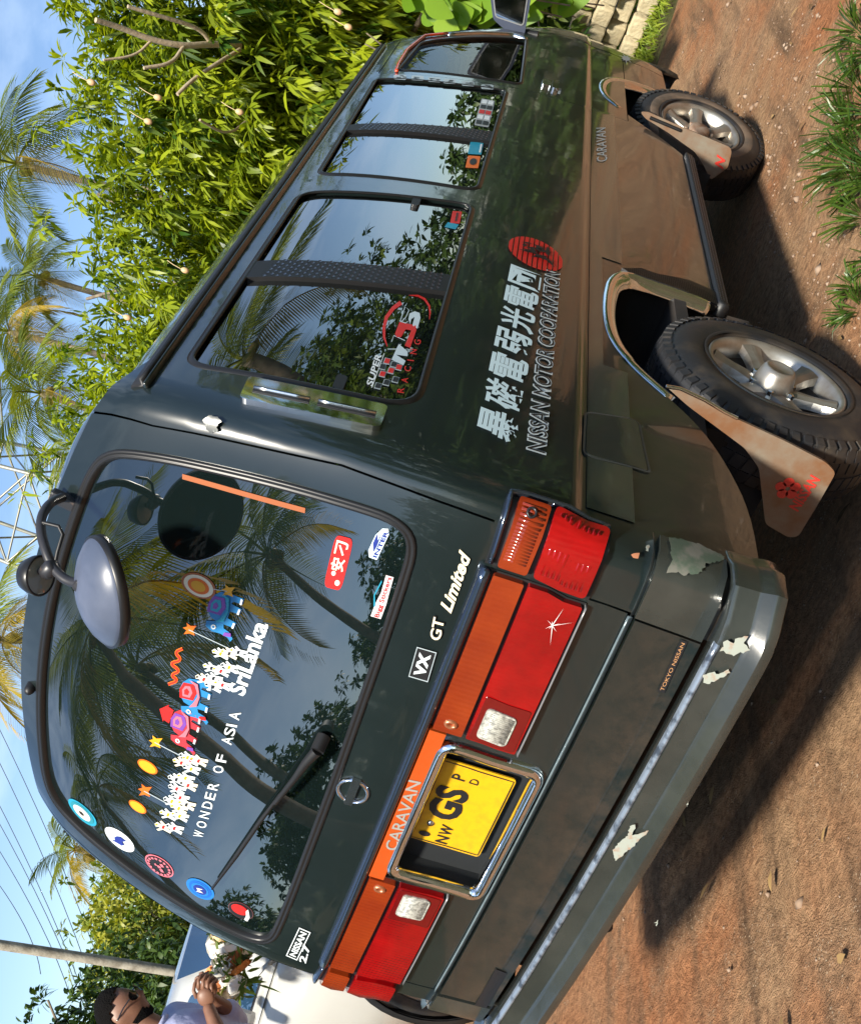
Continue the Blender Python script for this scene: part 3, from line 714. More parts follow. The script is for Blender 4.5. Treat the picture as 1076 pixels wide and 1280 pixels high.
for sg in (False,True):
    q=panel('bumper_corner',[(.716,.604),(.905,.604),(.905,.752),(.716,.752)],BUMP,bum,off=.016,rim=.03,gs=.03,mirror=sg)
    sweep('corner_edge',[(.716,.758),(.80,.760),(.905,.764)],EDGE_HL,q,[(-.005,.0),(-.005,.004),(.003,.014),(.005,.0155)],closed=False,mirror=sg)  # same painted highlight along the top edge of the corner
    # body corner below the lamp
WORN_HL=mat('worn_edge_highlight',(.30,.36,.44),.28,metal=.6,noise=(25,(.08,.10,.13),.48,.62))  # worn paint plus a blue-white edge highlight put into the colour
sweep('bumper_edge_highlight',[(-.76,.6045),(.76,.6045)],WORN_HL,bum,[(-.010,.080),(-.009,.0905),(-.003,.0905),(.001,.086),(.002,.076)],closed=False)
sweep('bumper_edge_highlight',[(-.76,.530),(.76,.530)],mat('low_edge_highlight',(.13,.17,.21),.3,metal=.4,noise=(18,(.04,.05,.06),.46,.64)),bum,[(-.010,.108),(-.008,.1165),(.004,.1095),(.006,.104)],closed=False)  # blue highlight of the lower chamfer, painted on as a strip
CHIP=mat('paint_chip',(.30,.33,.29),.65,noise=(55,(.30,.18,.12),.52,.70))
CHIPG=mat('old_paint',(.06,.085,.062),.5,noise=(20,(.13,.13,.11),.45,.6))
def chip(pts,off,mat_=CHIP,side='b',parent=None):
    q=resample([px(x,y,side,off) for x,y in pts],.006); rg=random.Random(int(pts[0][0]*7+pts[0][1]))
    q=[(a+rg.gauss(0,.0014),b+rg.gauss(0,.0014)) for a,b in q]
    panel('paint_chip',q,mat_,parent or bum,off=off+.003,gs=.025,estep=.02)
chip([(899,812),(905,800),(915,803),(922,797),(933,795),(930,806),(937,812),(927,815),(916,818),(906,815)],.098)
chip([(879,852),(878,842),(886,840),(893,838),(896,842),(909,836),(911,840),(900,846),(891,851),(884,855)],.098)
chip([(768,1075),(765,1062),(775,1050),(784,1043),(787,1031),(793,1030),(790,1042),(806,1039),(818,1033),(820,1037),(800,1046),(793,1056),(783,1063),(776,1070)],.098)
chip([(816,1044),(826,1039),(833,1042),(827,1049),(818,1051)],.108); chip([(812,1062),(822,1056),(824,1061),(816,1068)],.108)
chip([(857,1004),(861,1000),(858,1008)],.112); chip([(818,1152),(822,1148),(820,1156)],.11)
chip([(835,672),(870,680),(905,697),(900,703),(882,706),(876,715),(865,719),(850,717),(833,714),(838,700)],.017,CHIPG)
chip([(806,684),(810,682),(809,690),(805,688)],.004,CHIP,parent=van); chip([(788,694),(798,692),(796,699),(790,697)],.004,mat('rust_chip',(.35,.14,.07),.7),parent=van)
# ---- flank details ----
BAND=mat('flank_band',(.030,.040,.034),.20,coat=.8,coat_rough=.05,noise=(2.5,(.05,.052,.034),.45,.7))
for sg in (False,True):
    for a,b in ((.93,1.62),(2.37,4.10)):
        panel('flank_band',[(a,.802),(b,.802),(b,.908),(a,.908)],BAND,van,off=.0025,gs=.1,mirror=sg)
    panel('flank_band',[(1.62,.868),(2.37,.868),(2.37,.908),(1.62,.908)],BAND,van,off=.0025,gs=.1,mirror=sg)
    sweep('arch_trim',arch_r[2:-18],CHROME,van,[(-.010,.001),(-.008,.004),(.004,.006),(.020,.003),(.034,-.006),(.042,-.028)],closed=False,mirror=sg,estep=.02)
    sweep('arch_trim',arch_f[4:-10],CHROME,van,[(-.010,.001),(-.008,.004),(.004,.006),(.020,.003),(.034,-.006),(.042,-.028)],closed=False,mirror=sg,estep=.02)
    sk=sweep('side_step',[(3.98,.458),(2.38,.452)],BLACK,van,[(.020,-.03),(.020,.008),(.012,.016),(-.016,.016),(-.020,.010),(-.020,-.03)],closed=False,mirror=sg)
    if not sg:
        mb=MB()
        for i in range(110):
            for j in range(3):
                s=2.40+1.56*(i+.5+.5*(j%2))/110.5; z=.444+.0110*j
                mb.add([SP(s-.006,z,.0165),SP(s,z-.0045,.0165),SP(s+.006,z,.0165),SP(s,z+.0045,.0195)],[(0,1,2,3)])
        tag(mb.build('step_tread',MATS['mesh_sheen'],sk),kind='stuff')
        # textured panel ahead of the rear wheel and behind it
        for poly in ([(776,337),(800,337),(820,344),(860,352),(890,365),(911,384),(890,380),(855,366),(815,352),(783,341)],):
            q=[px(x,y,'r') for x,y in poly]; tp=panel('arch_guard',q,BLACK,van,off=.006,rim=.02,gs=.05)
            mb=MB()
            for i in range(60):
                for j in range(14):
                    s=2.28+.16*(j+.5*(i%2))/14; z=.44+.40*i/60
                    if pip((s,z),q): mb.add([SP(s-.0045,z,.0065),SP(s,z-.003,.0065),SP(s+.0045,z,.0065),SP(s,z+.003,.0085)],[(0,1,2,3)])
            tag(mb.build('guard_pattern',mat('guard_sheen',(.03,.033,.04),.35,metal=.5),tp),kind='stuff')
# fuel flap
ff=roundpoly(pxs([(731,516),(797,527),(811,592),(728,570)],'r'),[.02,.025,.01,.03])
sweep('fuel_flap_gap',ff,mat('gap_grey',(.10,.11,.11),.35,metal=.5),van,[(-.003,.0032),(.003,.0032)])
panel('fuel_flap',inset(ff,.005),mat('flap_paint',(.020,.026,.024),.22,coat=1,noise=(3,(.035,.032,.022),.45,.7)),van,off=.0045,rim=.004,gs=.06)
# gutter and roof
for sg in (False,True):
    g=[(s_,1.868 if s_>1.05 else ztop(s_)-.004) for s_ in [.80+.12*i for i in range(38)] if s_<5.28]
    g=[(s_,1.872) for s_ in [.86+.12*i for i in range(37)] if s_<5.28]
    sweep('roof_gutter',g,BLACK,van,[(-.020,-.004),(-.020,.014),(-.014,.020),(-.010,.006),(.012,.004),(.016,-.004)],closed=False,mirror=sg,estep=.08)
    sweep('gutter_lip',[(a,b-.022) for a,b in g],PAINT,van,half(.010,.016,5),closed=False,mirror=sg,estep=.08)
ring=[]; ss=[-SLEN+SLEN*2*i/240 for i in range(240)]
KS=[0,.012,.03,.06,.10,.16,.24,.34,.46,.6,.75,.9,1.0]
P=[];F=[]
for k in KS:
    for s in ss:
        b=S0(s,ztop(s)-.004); x,y,z=b
        yc=y+(1.9-y)*.10*k; cz=2.055-.00*abs(y)
        cz=z+(2.055-.05*smooth(2.2,3.8,y)-z)*(1-(1-k)**3.0)
        P.append(V(x*(1-k)*(1-.004*min(1,k*60)),yc,cz))
n=len(ss)
for i in range(len(KS)-1):
    for j in range(n):
        F.append((i*n+j,i*n+(j+1)%n,(i+1)*n+(j+1)%n,(i+1)*n+j))
rf=mesh_obj('roof',P,F,PAINT,van,smooth=True)
# pillar vent
vt=pxs([(311,476),(299,503),(474,540),(484,512)],'r')
vq=panel('pillar_vent',roundpoly(vt,.015),CHROME,van,off=.012,rim=.014,gs=.03)
for t0,t1 in ((.07,.47),(.53,.94)):
    a,b,c,d=[Vector(q) for q in vt]
    lo=lambda u,v:(a*(1-u)+d*u)*(1-v)+(b*(1-u)+c*u)*v
    panel('vent_slot',[tuple(lo(t0,.42)),tuple(lo(t1,.42)),tuple(lo(t1,.66)),tuple(lo(t0,.66))],BLACK,vq,off=.0145,rim=.002,gs=.1)
    sweep('vent_fin',[tuple(lo(t0,.54)),tuple(lo(t1,.54))],CHROME2,vq,half(.004,.006,4,.014),closed=False)
# ---- under the body ----
mb=MB()
mb.box((0,2.6,.46),(1.20,4.1,.14)); mb.box((0,2.5,.36),(.9,4.2,.10)); mb.box((0,.35,.55),(1.25,.45,.08))
for x in (-.45,.45): mb.box((x,2.6,.36),(.08,3.9,.10))
mb.tube([(-.7,1.11,.36),(.7,1.11,.36)],.05,10); mb.tube([(-.7,3.79,.36),(.7,3.79,.36)],.04,10)
mb.lathe([(-.12,.0),(-.1,.12),(0,.15),(.1,.12),(.12,0)],Matrix.Translation((0,1.11,.36)),16)
mb.build('underbody',VOID,van)
mb=MB()
for y0,y1 in ((.80,1.60),(3.15,4.20)):
    for sg in (1,-1):
        mb=MB(); x0,x1=.50*sg,.775*sg; N=14; pr=[(y0-.02,.35)]+[(y0+(y1-y0)*(.5-.5*math.cos(PI*i/N)),.50+.40*math.sin(PI*i/N)**.6) for i in range(N+1)]+[(y1+.02,.35)]
        P=[V(x0,a,b) for a,b in pr]+[V(x1,a,b) for a,b in pr]; n=len(pr)
        mb.add(P,[(i,i+1,n+i+1,n+i) for i in range(n-1)]+[tuple(range(n))]); mb.build('wheel_well',VOID,van)
# floor and seats
mb=MB(); mb.box((0,2.5,.60),(1.60,4.3,.04)); mb.box((0,.5,.62),(1.55,.8,.02)); mb.build('cabin_floor',VOID,van)
SEAT=mat('seat_fabric',(.16,.16,.15),.85,noise=(30,(.22,.21,.19),.4,.7))
for x in (-.42,.42):
    mb=MB(); mb.box((x,3.35,.92),(.52,.5,.16)); mb.box((x,3.12,1.22),(.50,.14,.56),Matrix.Rotation(-.18,3,'X')); mb.box((x,3.04,1.58),(.28,.10,.18),Matrix.Rotation(-.18,3,'X'))
    bevel_mesh(mb.build('front_seat',SEAT,van),.04,3)
mb=MB(); mb.box((0,4.28,1.02),(1.5,.40,.24)); bevel_mesh(mb.build('dashboard',mat('dash_grey',(.07,.07,.07),.6),van),.05,2)
mb=MB(); mb.tube([(.40+.19*math.cos(a),3.92+.07*math.sin(a),1.16+.17*math.sin(a)) for a in [2*PI*k/24 for k in range(24)]],.014,8,closed=True); mb.tube([(.40,3.92,1.16),(.40,4.15,1.02)],.025,8); mb.tube([(.22,3.92,1.16),(.58,3.92,1.16)],.012,6); mb.build('steering_wheel',BLACK,van)
# ---- wheels ----
TYRE=mat('tyre_rubber',(.016,.017,.020),.5,noise=(9,(.060,.048,.036),.48,.75),bump=(60,.15,.004))
TYRED=mat('tyre_dusty',(.07,.055,.042),.75,noise=(9,(.16,.11,.075),.4,.7))
ALLOY=mat('alloy',(.38,.37,.34),.34,metal=.75,noise=(9,(.24,.20,.16),.48,.72),bump=(50,.1,.002))
RUSTY=mat('rusty_hub',(.24,.15,.10),.6,metal=.3,noise=(22,(.36,.30,.24),.4,.65))
def make_wheel(name,xo,y,z,r,rr,w,dusty,front,side=1):
    root=bpy.data.objects.new(name,None); link(root,van); root.location=(xo*side,y,z); root.rotation_euler=(0,0,0 if side>0 else PI)
    I=Matrix.Identity(4); mb=MB()
    prof=[(-w+.02,rr-.005),(-w+.004,rr+.02),(-w-.008,rr+(r-rr)*.45),(-w+.004,r-.035),(-w+.018,r-.012),(-w+.035,r-.004),(-.035,r-.004),(-.018,r-.012),(-.006,r-.035),(.010,rr+(r-rr)*.5),(.008,rr+.03),(.002,rr+.016),(-.004,rr+.012),(-.006,rr+.004),(-.016,rr-.004),(-.03,rr-.004)]
    mb.lathe(prof,I,64); ty=mb.build('tyre',TYRE,root)
    mb=MB()
    for q in range(4):   # sidewall ridges
        pass
    ringp=[(.0085,rr+.022),(.012,rr+.026),(.0135,rr+.032),(.0135,rr+(r-rr)*.62),(.011,rr+(r-rr)*.66)]
    mb=MB(); mb.lathe([(.0104,rr+.016),(.0118,rr+.020),(.0118,rr+.024),(.0108,rr+.027)],I,64); mb.build('bead_ring',TYRE,ty)
    if dusty:
        mb=MB(); mb.lathe([(.0085,rr+.030),(.0125,rr+.040),(.0125,rr+.066),(.0095,rr+.074)],I,64); mb.build('sidewall_dust',TYRED,ty)
    # tread blocks
    mb=MB(); nb=58
    for k in range(nb):
        for j,(a,wid,sh) in enumerate(((-w+.036,.036,0),(-w*.62,.038,.5),(-w*.36,.038,0),(-.036,.036,.5))):
            t=2*PI*(k+sh*.6)/nb; dt=2*PI/nb*.40; rot=.20*(1 if j<2 else -1)
            P=[]
            for aa,tt,rq in ((-1,-1,0),(1,-1,0),(1,1,0),(-1,1,0),(-1,-1,1),(1,-1,1),(1,1,1),(-1,1,1)):
                A=a+aa*wid/2; T=t+tt*dt+aa*rot*dt; R=r-.012 if rq==0 else r+.0
                if j in(0,3) and rq==1 and ((j==3 and aa>0) or (j==0 and aa<0)): R=r-.008
                P.append(V(A,R*math.cos(T),R*math.sin(T)))
            mb.add(P,[(4,5,6,7),(0,1,5,4),(1,2,6,5),(2,3,7,6),(3,0,4,7)])
        # shoulder lugs
        t=2*PI*(k+.3)/nb; dt=2*PI/nb*.30
        P=[V(-.008,(r-.030)*math.cos(t-dt),(r-.030)*math.sin(t-dt)),V(-.008,(r-.030)*math.cos(t+dt),(r-.030)*math.sin(t+dt)),V(-.016,(r-.007)*math.cos(t+dt),(r-.007)*math.sin(t+dt)),V(-.016,(r-.007)*math.cos(t-dt),(r-.007)*math.sin(t-dt))]
        P=[p+V(.006,0,0) for p in P]+[p-V(.004,0,0) for p in P]
        mb.add(P,[(0,1,2,3),(1,5,6,2),(0,4,5,1),(3,2,6,7),(0,3,7,4)])
    mb.build('tread',TYRE,ty)
    # rim
    mb=MB(); mb.lathe([(-.19,rr-.03),(-.10,rr-.035),(-.05,rr-.022)],I,56); mb.build('rim_barrel',mat('dark_barrel',(.16,.145,.125),.55,metal=.5,noise=(12,(.10,.075,.055),.4,.7)),root)  # rim alloy in a darker colour, so the spoke gaps look dark
    mb=MB(); mb.lathe([(-.05,rr-.022),(-.018,rr-.014),(-.006,rr-.006),(.002,rr+.004),(.001,rr+.010),(-.006,rr+.012)],I,56)
    rim=mb.build('rim',ALLOY,root)
    mb=MB(); mb.lathe([(-.12,.02),(-.12,rr-.03)],I,32); mb.build('brake_disc',mat('brake_dark',(.03,.026,.022),.7),rim)
    for k in range(6):
        mb=MB(); t=2*PI*k/6+(.28 if not front else .1); c,sn=math.cos(t),math.sin(t)
        def pt(rad,tan,ax): return V(ax,rad*c-tan*sn,rad*sn+tan*c)
        st=[(.045,.040,-.040),(.075,.034,-.030),(.12,.028,-.024),(rr-.045,.030,-.020),(rr-.012,.040,-.012)]
        P=[]
        for rad,hw_,ax in st:
            P+=[pt(rad,-hw_,ax-.022),pt(rad,-hw_*.78,ax),pt(rad,-hw_*.15,ax+.005),pt(rad,hw_*.15,ax+.005),pt(rad,hw_*.78,ax),pt(rad,hw_,ax-.022)]
        mb.add(P,[(i*6+j,i*6+j+1,i*6+j+7,i*6+j+6) for i in range(4) for j in range(5)],False)
        mb.build('spoke',ALLOY,rim)
    mb=MB(); mb.lathe([(-.06,.078),(-.040,.074),(-.032,.066),(-.030,.0)],I,32); mb.build('hub_flange',ALLOY,rim)
    mb=MB()
    if front: mb.lathe([(-.032,.050),(-.012,.048),(-.004,.040),(-.003,.0)],I,28)
    else: mb.lathe([(-.032,.058),(-.020,.056),(.012,.048),(.022,.042),(.024,.036),(.020,.033),(.020,0)],I,32)
    mb.build('hub_cap',RUSTY if front else ALLOY,rim)
    for k in range(6):
        mb=MB(); t=2*PI*(k+.5)/6+(.28 if not front else .1)
        mb.lathe([(-.035,.010),(-.024,.0095),(-.022,.007),(-.022,0)],Matrix.Translation((0,.064*math.cos(t),.064*math.sin(t))),6,smooth=False)
        mb.build('wheel_nut',RUSTY if front else CHROME2,rim)
    return root
make_wheel('wheel',.845,1.107,.360,.340,.192,.20,False,False)
fw=make_wheel('wheel',.800,3.795,.352,.332,.185,.20,True,True); fw.rotation_euler=(0,0,-.24)
make_wheel('wheel',.845,1.107,.360,.340,.192,.20,False,False,-1)
make_wheel('wheel',.800,3.795,.352,.332,.185,.20,True,True,-1)
# ---- mud flaps ----
FLAP=mat('flap_plastic',(.18,.16,.125),.5,noise=(6,(.15,.07,.032),.38,.62))
def flap(pts,Y,name='mud_flap'):
    P=[Vector(at(x,y,1,Y)) for x,y in pts]
    P2=roundpoly([(p.x,p.z) for p in P],.012,3); n=len(P2)
    mb=MB(); mb.add([V(a,Y,b) for a,b in P2]+[V(a,Y+.010,b) for a,b in P2],[tuple(range(n)),tuple(reversed(range(n,2*n)))]+[(i,n+i,n+(i+1)%n,(i+1)%n) for i in range(n)])
    return mb.build(name,FLAP,van)
fl=flap([(832,483),(870,495),(921,524),(980,551),(1032,578),(1044,591),(1022,630),(997,671),(985,672),(956,655),(948,585),(930,560),(891,531),(860,508)],.72)
def flap_text(txt,p0,p1,p2,Y,parent,mat_,bold=.02,name='lettering'):
    a=Vector(at(*p0,1,Y));u=Vector(at(*p1,1,Y))-a;v=Vector(at(*p2,1,Y))-a
    w,f=text_mesh(txt,bold); w,_=norm_uv(w)
    mesh_obj(name,[a+u*q[0]+v*q[1] for q in w],f,mat_,parent)
FRED=mat('flap_red',(.50,.03,.02),.5)
flap_text('NISSAN',(997,640),(1025,600),(985,633),.7185,fl,FRED,.03)
a=Vector(at(984,611,1,.7185)); 
mb=MB()
for k in range(5):
    t=2*PI*k/5+.3; mb.add([a+V(.019*math.cos(t)+.014*math.cos(q),0,.019*math.sin(t)+.014*math.sin(q)) for q in [2*PI*i/12 for i in range(12)]],[tuple(range(12))])
mb.build('flap_emblem',FRED,fl)
mb=MB(); mb.tube([at(832,483,1,.715),at(850,486,1,.715),at(880,500,1,.715),at(905,515,1,.715),at(921,523,1,.715)],.005,6); mb.build('flap_bracket',CHROME,fl)
fl=flap([(800,140),(810,140),(850,158),(912,184),(914,190),(909,210),(888,225),(878,205),(868,190),(835,166),(806,148)],3.42)
flap_text('N',(903,212),(906,200),(893,205),3.417,fl,FRED,.03)
mb=MB(); mb.tube([at(812,147,1,3.415),at(850,163,1,3.415)],.008,6); mb.build('flap_bracket',BLACK,fl)
for Y,poly in ((.72,[(-.60,.24),(-.79,.23),(-.86,.70),(-.72,.55),(-.62,.40)]),(3.42,[(-.62,.15),(-.80,.15),(-.83,.60),(-.70,.5)])):
    n=len(poly); mb=MB(); mb.add([V(a,Y,b) for a,b in poly]+[V(a,Y+.01,b) for a,b in poly],[tuple(range(n)),tuple(reversed(range(n,2*n)))]+[(i,n+i,n+(i+1)%n,(i+1)%n) for i in range(n)]); mb.build('mud_flap',FLAP,van)
# ---- wing mirror ----
def ext(pts,y0,y1,name,mat_,parent,rnd=.02,dx=0):
    P2=roundpoly(pts,rnd,4); n=len(P2); mb=MB()
    c=(sum(a for a,b in P2)/n,sum(b for a,b in P2)/n); k=.80
    rings=[[V(a,y0,b) for a,b in P2],[V(a,(y0+y1)/2,b) for a,b in P2],[V(c[0]+(a-c[0])*k+dx,y1,c[1]+(b-c[1])*k) for a,b in P2]]
    mb.add([q for r in rings for q in r],[(i,(i+1)%n,n+(i+1)%n,n+i) for i in range(n)]+[(n+i,n+(i+1)%n,2*n+(i+1)%n,2*n+i) for i in range(n)],True)
    mb.add(rings[0],[tuple(range(n))]); mb.add(rings[2],[tuple(reversed(range(n)))])
    return mb.build(name,mat_,parent)
YM=4.30
mp_=[at(608,-40,1,YM),at(616,24,1,YM),at(634,40,1,YM),at(655,45,1,YM),at(663,0,1,YM),at(660,-34,1,YM)]
wm=ext([(p[0],p[2]) for p in mp_],YM,YM+.10,'wing_mirror',mat('mirror_housing',(.05,.06,.09),.25,coat=.8),van)
gp=[at(614,-34,1,YM),at(620,20,1,YM),at(653,31,1,YM),at(658,-2,1,YM),at(655,-30,1,YM)]
P2=roundpoly([(p[0],p[2]) for p in gp],.012,4); mesh_obj('mirror_glass',[V(a,YM-.003,b) for a,b in P2],[tuple(range(len(P2)))],CHROME,wm)
P3=inset(P2,-.006); n=len(P2); mesh_obj('mirror_bezel',[V(a,YM-.004,b) for a,b in P2]+[V(a,YM-.004,b) for a,b in P3],[(i,(i+1)%n,n+(i+1)%n,n+i) for i in range(n)],mat('bezel_grey',(.35,.36,.36),.3,metal=.6),wm)
a=Vector(at(648,40,1,YM+.04)); b=Vector(S0(5.25,1.20)); mb=MB(); mb.tube([a,(a+b)/2+V(0,0,-.01),b],.022,8); mb.build('mirror_arm',BLACK,wm)
# ---- rear convex mirror on its bracket ----
PLAST=mat('grey_plastic',(.060,.075,.115),.34,spec=.5,noise=(12,(.085,.10,.145),.4,.7))
ARM=mat('worn_black_tube',(.022,.022,.026),.40,noise=(40,(.10,.065,.045),.60,.75))
yb=.20
base=Vector(at(80,625,1,.19)); 
arm_px=[(78,622,.18),(63,628,.12),(52,645,.07),(51,665,.03),(58,690,-.01),(66,709,-.03),(78,722,-.05),(90,728,-.06),(101,729,-.07)]
pts=[at(x,y,1,Y) for x,y,Y in arm_px]; mb=MB(); mb.tube(chaikin([tuple(p) for p in pts],2),.0105,10); mr=mb.build('mirror_bracket',ARM,van)
mb=MB(); mb.box(base,(.030,.022,.062),Matrix.Rotation(.2,3,'Y')); bevel_mesh(mb.build('bracket_foot',ARM,mr),.006,2)
mb=MB(); c=Vector(at(63,711,1,-.03)); mb.lathe([(-.018,.0),(-.018,.016),(-.008,.018),(.012,.018),(.018,.012),(.018,0)],Matrix.Translation(c)@Matrix.Rotation(.5,4,'Y'),14); mb.build('bracket_clamp',ARM,mr)
mb=MB(); mb.tube([at(54,653,1,.03),at(74,658,1,.02),at(79,668,1,.01),at(72,690,1,-.01),at(70,700,1,-.02)],.004,6); mb.build('bracket_wire',BLACK,mr)
dc=Vector(at(124,742,1,-.08)); nrm=V(-.10,-.66,.74).normalized()
X=nrm; Y_=V(1,0,0)-X*X.x; Y_.normalize(); Z_=X.cross(Y_); MM=Matrix((X,Y_,Z_)).transposed().to_4x4(); MM.translation=dc; MM=MM@Matrix.Scale(.86,4)
sc=.150
mb=MB(); mb.lathe([(.052,0.0),(.050,.02),(.046,.045),(.036,.080),(.022,.112),(.004,.138),(-.006,.1455),(-.018,.148),(-.028,.146),(-.030,.140)],MM@Matrix.Diagonal((1,1.0,.82,1)),48); dm=mb.build('convex_mirror',PLAST,mr)
mb=MB(); mb.lathe([(-.028,.143),(-.030,.1),(-.033,.05),(-.034,0)],MM@Matrix.Diagonal((1,1.0,.82,1)),48); mb.build('mirror_face',mat('dark_mirror',(.03,.03,.032),.05,metal=.8),dm)
mb=MB(); mb.lathe([(-.004,.1395),(-.004,.1500),(-.028,.1495),(-.030,.142)],MM@Matrix.Diagonal((1,1.0,.82,1)),48); mb.build('mirror_rim',RUBBER,dm)
mb=MB(); jc=Vector(at(106,732,1,-.085)); mb.box(jc,(.036,.03,.042),Matrix.Rotation(.4,3,'Y')); bevel_mesh(mb.build('mirror_joint',ARM,dm),.012,2)
# small round lamp on the same arm
lc=Vector(at(44,719,1,-.02)); ax=V(.45,-.25,-.86).normalized(); Y_=V(1,0,0)-ax*ax.x; Y_.normalize(); Z_=ax.cross(Y_); ML=Matrix((ax,Y_,Z_)).transposed().to_4x4(); ML.translation=lc; ML=ML@Matrix.Scale(.70,4)
mb=MB(); mb.lathe([(-.045,0),(-.042,.025),(-.028,.048),(.0,.060),(.022,.063),(.026,.060),(.024,.056)],ML,32); lm=mb.build('round_lamp',RUBBER,mr)
mb=MB(); mb.lathe([(.022,.057),(.026,.03),(.028,0)],ML,28); mb.build('lamp_lens',mat('lamp_glass',(.20,.22,.20),.08,coat=1),lm)
mb=MB(); mb.tube([c,lc+V(.0,0,.01)],.008,8); mb.build('lamp_stalk',ARM,lm)
# high washer nozzle
c=SP(*px(42,860,'b'),.012); mb=MB(); mb.lathe([(-.02,.014),(0,.013),(.010,.008),(.012,0)],Matrix.Translation(c)@Matrix.Rotation(-PI/2,4,'Z'),14); mb.build('washer_nozzle',BLACK,van)
# ---- wiper ----
w0=px(405,922,'b');
def wp(x,y,o): return SP(*px(x,y,'b'),o)
mb=MB(); mb.tube([wp(405,920,.0),wp(402,926,.035)],.016,12); mb.tube([wp(402,926,.034),wp(390,938,.040),wp(376,958,.038),wp(350,992,.032)],[.014,.011,.008,.006],8)
wi=mb.build('rear_wiper',BLACK,van)
mb=MB(); mb.tube([wp(352,988,.024),wp(330,1018,.022),wp(300,1062,.018),wp(268,1106,.014)],[.004,.006,.006,.003],6); mb.tube([wp(352,988,.012),wp(268,1106,.008)],.003,4); mb.build('wiper_blade',BLACK,wi)
# ---- emblem ----
e=px(441,988,'b')
def circ_sz(c,r,n=28): return [(c[0]+r*math.cos(2*PI*i/n),c[1]+r*math.sin(2*PI*i/n)) for i in range(n)]
em=sweep('round_emblem',circ_sz(e,.036),CHROME,tail,half(.010,.007,5,.001),estep=.02)
panel('emblem_bar',[(e[0]-.044,e[1]-.010),(e[0]+.044,e[1]-.010),(e[0]+.044,e[1]+.010),(e[0]-.044,e[1]+.010)],CHROME2,em,off=.009,rim=.008,gs=.1)
# exhaust
mb=MB(); mb.tube([(-.35,.9,.40),(-.36,.4,.40),(-.37,.12,.40)],.022,10); mb.build('exhaust_pipe',mat('exhaust',(.05,.04,.035),.6,metal=.5),van)
# ================= stickers and lettering on the van =================
BLU=mat('blue_vinyl',(.015,.15,.45),.4); CYA=mat('cyan_vinyl',(.015,.25,.38),.4); YELV=mat('yellow_vinyl',(.65,.32,.012),.4); ORV=mat('orange_vinyl',(.65,.13,.008),.4)
PINK=mat('pink_vinyl',(.55,.14,.18),.4); GOLD=mat('gold_letter',(.72,.58,.30),.3,metal=.5); GREYV=mat('grey_vinyl',(.34,.40,.43),.35); NAVY=mat('navy_vinyl',(.015,.03,.22),.4); CREAM=mat('cream_vinyl',(.75,.70,.55),.45)
GO=-.0086  # decals on glass sit just in front of the pane
# flank slogan
fr_=Frame((644,561),(676,344),(595,541),'r',.0035)
st=None
CJK=['暴','磁','電','弱','光','電','団']
for i,ch in enumerate(CJK):
    u0=i/7+.006; u1=(i+1)/7-.010
    try: fr_.text(ch,PALE,van,bold=.022,u0=u0,u1=u1,v0=-.02,v1=1.02)
    except Exception as e: print('CJK',e)
f2=Frame((682,571),(700,343),(656,563),'r',.0035); r=[]
o1=f2.text('NISSAN MOTOR COOPARATION',mat('silver_vinyl',(.55,.62,.64),.35),van,bold=.045,ret=r)
f2.text('NISSAN MOTOR COOPARATION',DARKV,van,bold=-.006,box=r[0],d=.0015)
# striped red oval
f3=Frame((700,300),(700,337),(638,300),'r',.0035)
mb=MB(); nst=11
q0=Vector(px(669,318,'r')); a1=Vector(px(703,331,'r'))-q0; a2=Vector(px(667,336,'r'))-q0
class F2(Frame):
    def __init__(s,o,u,v,off): s.a=o; s.u=u; s.v=v; s.off=off
fo_=F2(q0,a1,a2,.0035)
for i in range(nst):
    t0=-1+2*(i+.10)/nst; t1=-1+2*(i+.86)/nst
    pts=[]
    for t in [t0+(t1-t0)*k/3 for k in range(4)]: pts.append((t,math.sqrt(max(0,1-t*t))))
    pts=pts+[(t,-v) for t,v in reversed(pts)]
    fo_.poly(pts,None,None,mb=mb)
ov=mb.build('oval_badge',REDV,van)
random.seed(5); mb=MB()
for i in range(20):
    x,y=random.uniform(-.5,.5),random.uniform(-.45,.35); a=random.uniform(0,PI); l=random.uniform(.15,.38); w=random.uniform(.05,.11)
    c,s_=math.cos(a),math.sin(a); fo_.poly([(x-c*l,y-s_*l),(x-s_*w,y+c*w),(x+c*l,y+s_*l),(x+s_*w,y-c*w)],None,None,mb=mb,d=.0012+.0002*i)
mb.build('badge_figure',DARKV,ov)
# CARAVAN on the flank
Frame((758,203),(756,161),(745,204),'r',.0055).text('CARAVAN',GREYV,van,bold=.0)
# sparkle emblem by the front wheel
f=Frame((793,80),(792,60),(774,80),'r',.004); mb=MB(); random.seed(2)
for k in range(9):
    a=2*PI*k/9+.2; l=random.uniform(.35,.6); f.poly([(.5+.14*math.cos(a+.5),.5+.14*math.sin(a+.5)),(.5+l*math.cos(a),.5+l*math.sin(a)),(.5+.14*math.cos(a-.5),.5+.14*math.sin(a-.5))],None,None,mb=mb)
f.poly(circ(.5,.5,.26,.26,10),None,None,mb=mb,d=.0005); mb.build('sparkle_sticker',GREYV,van)
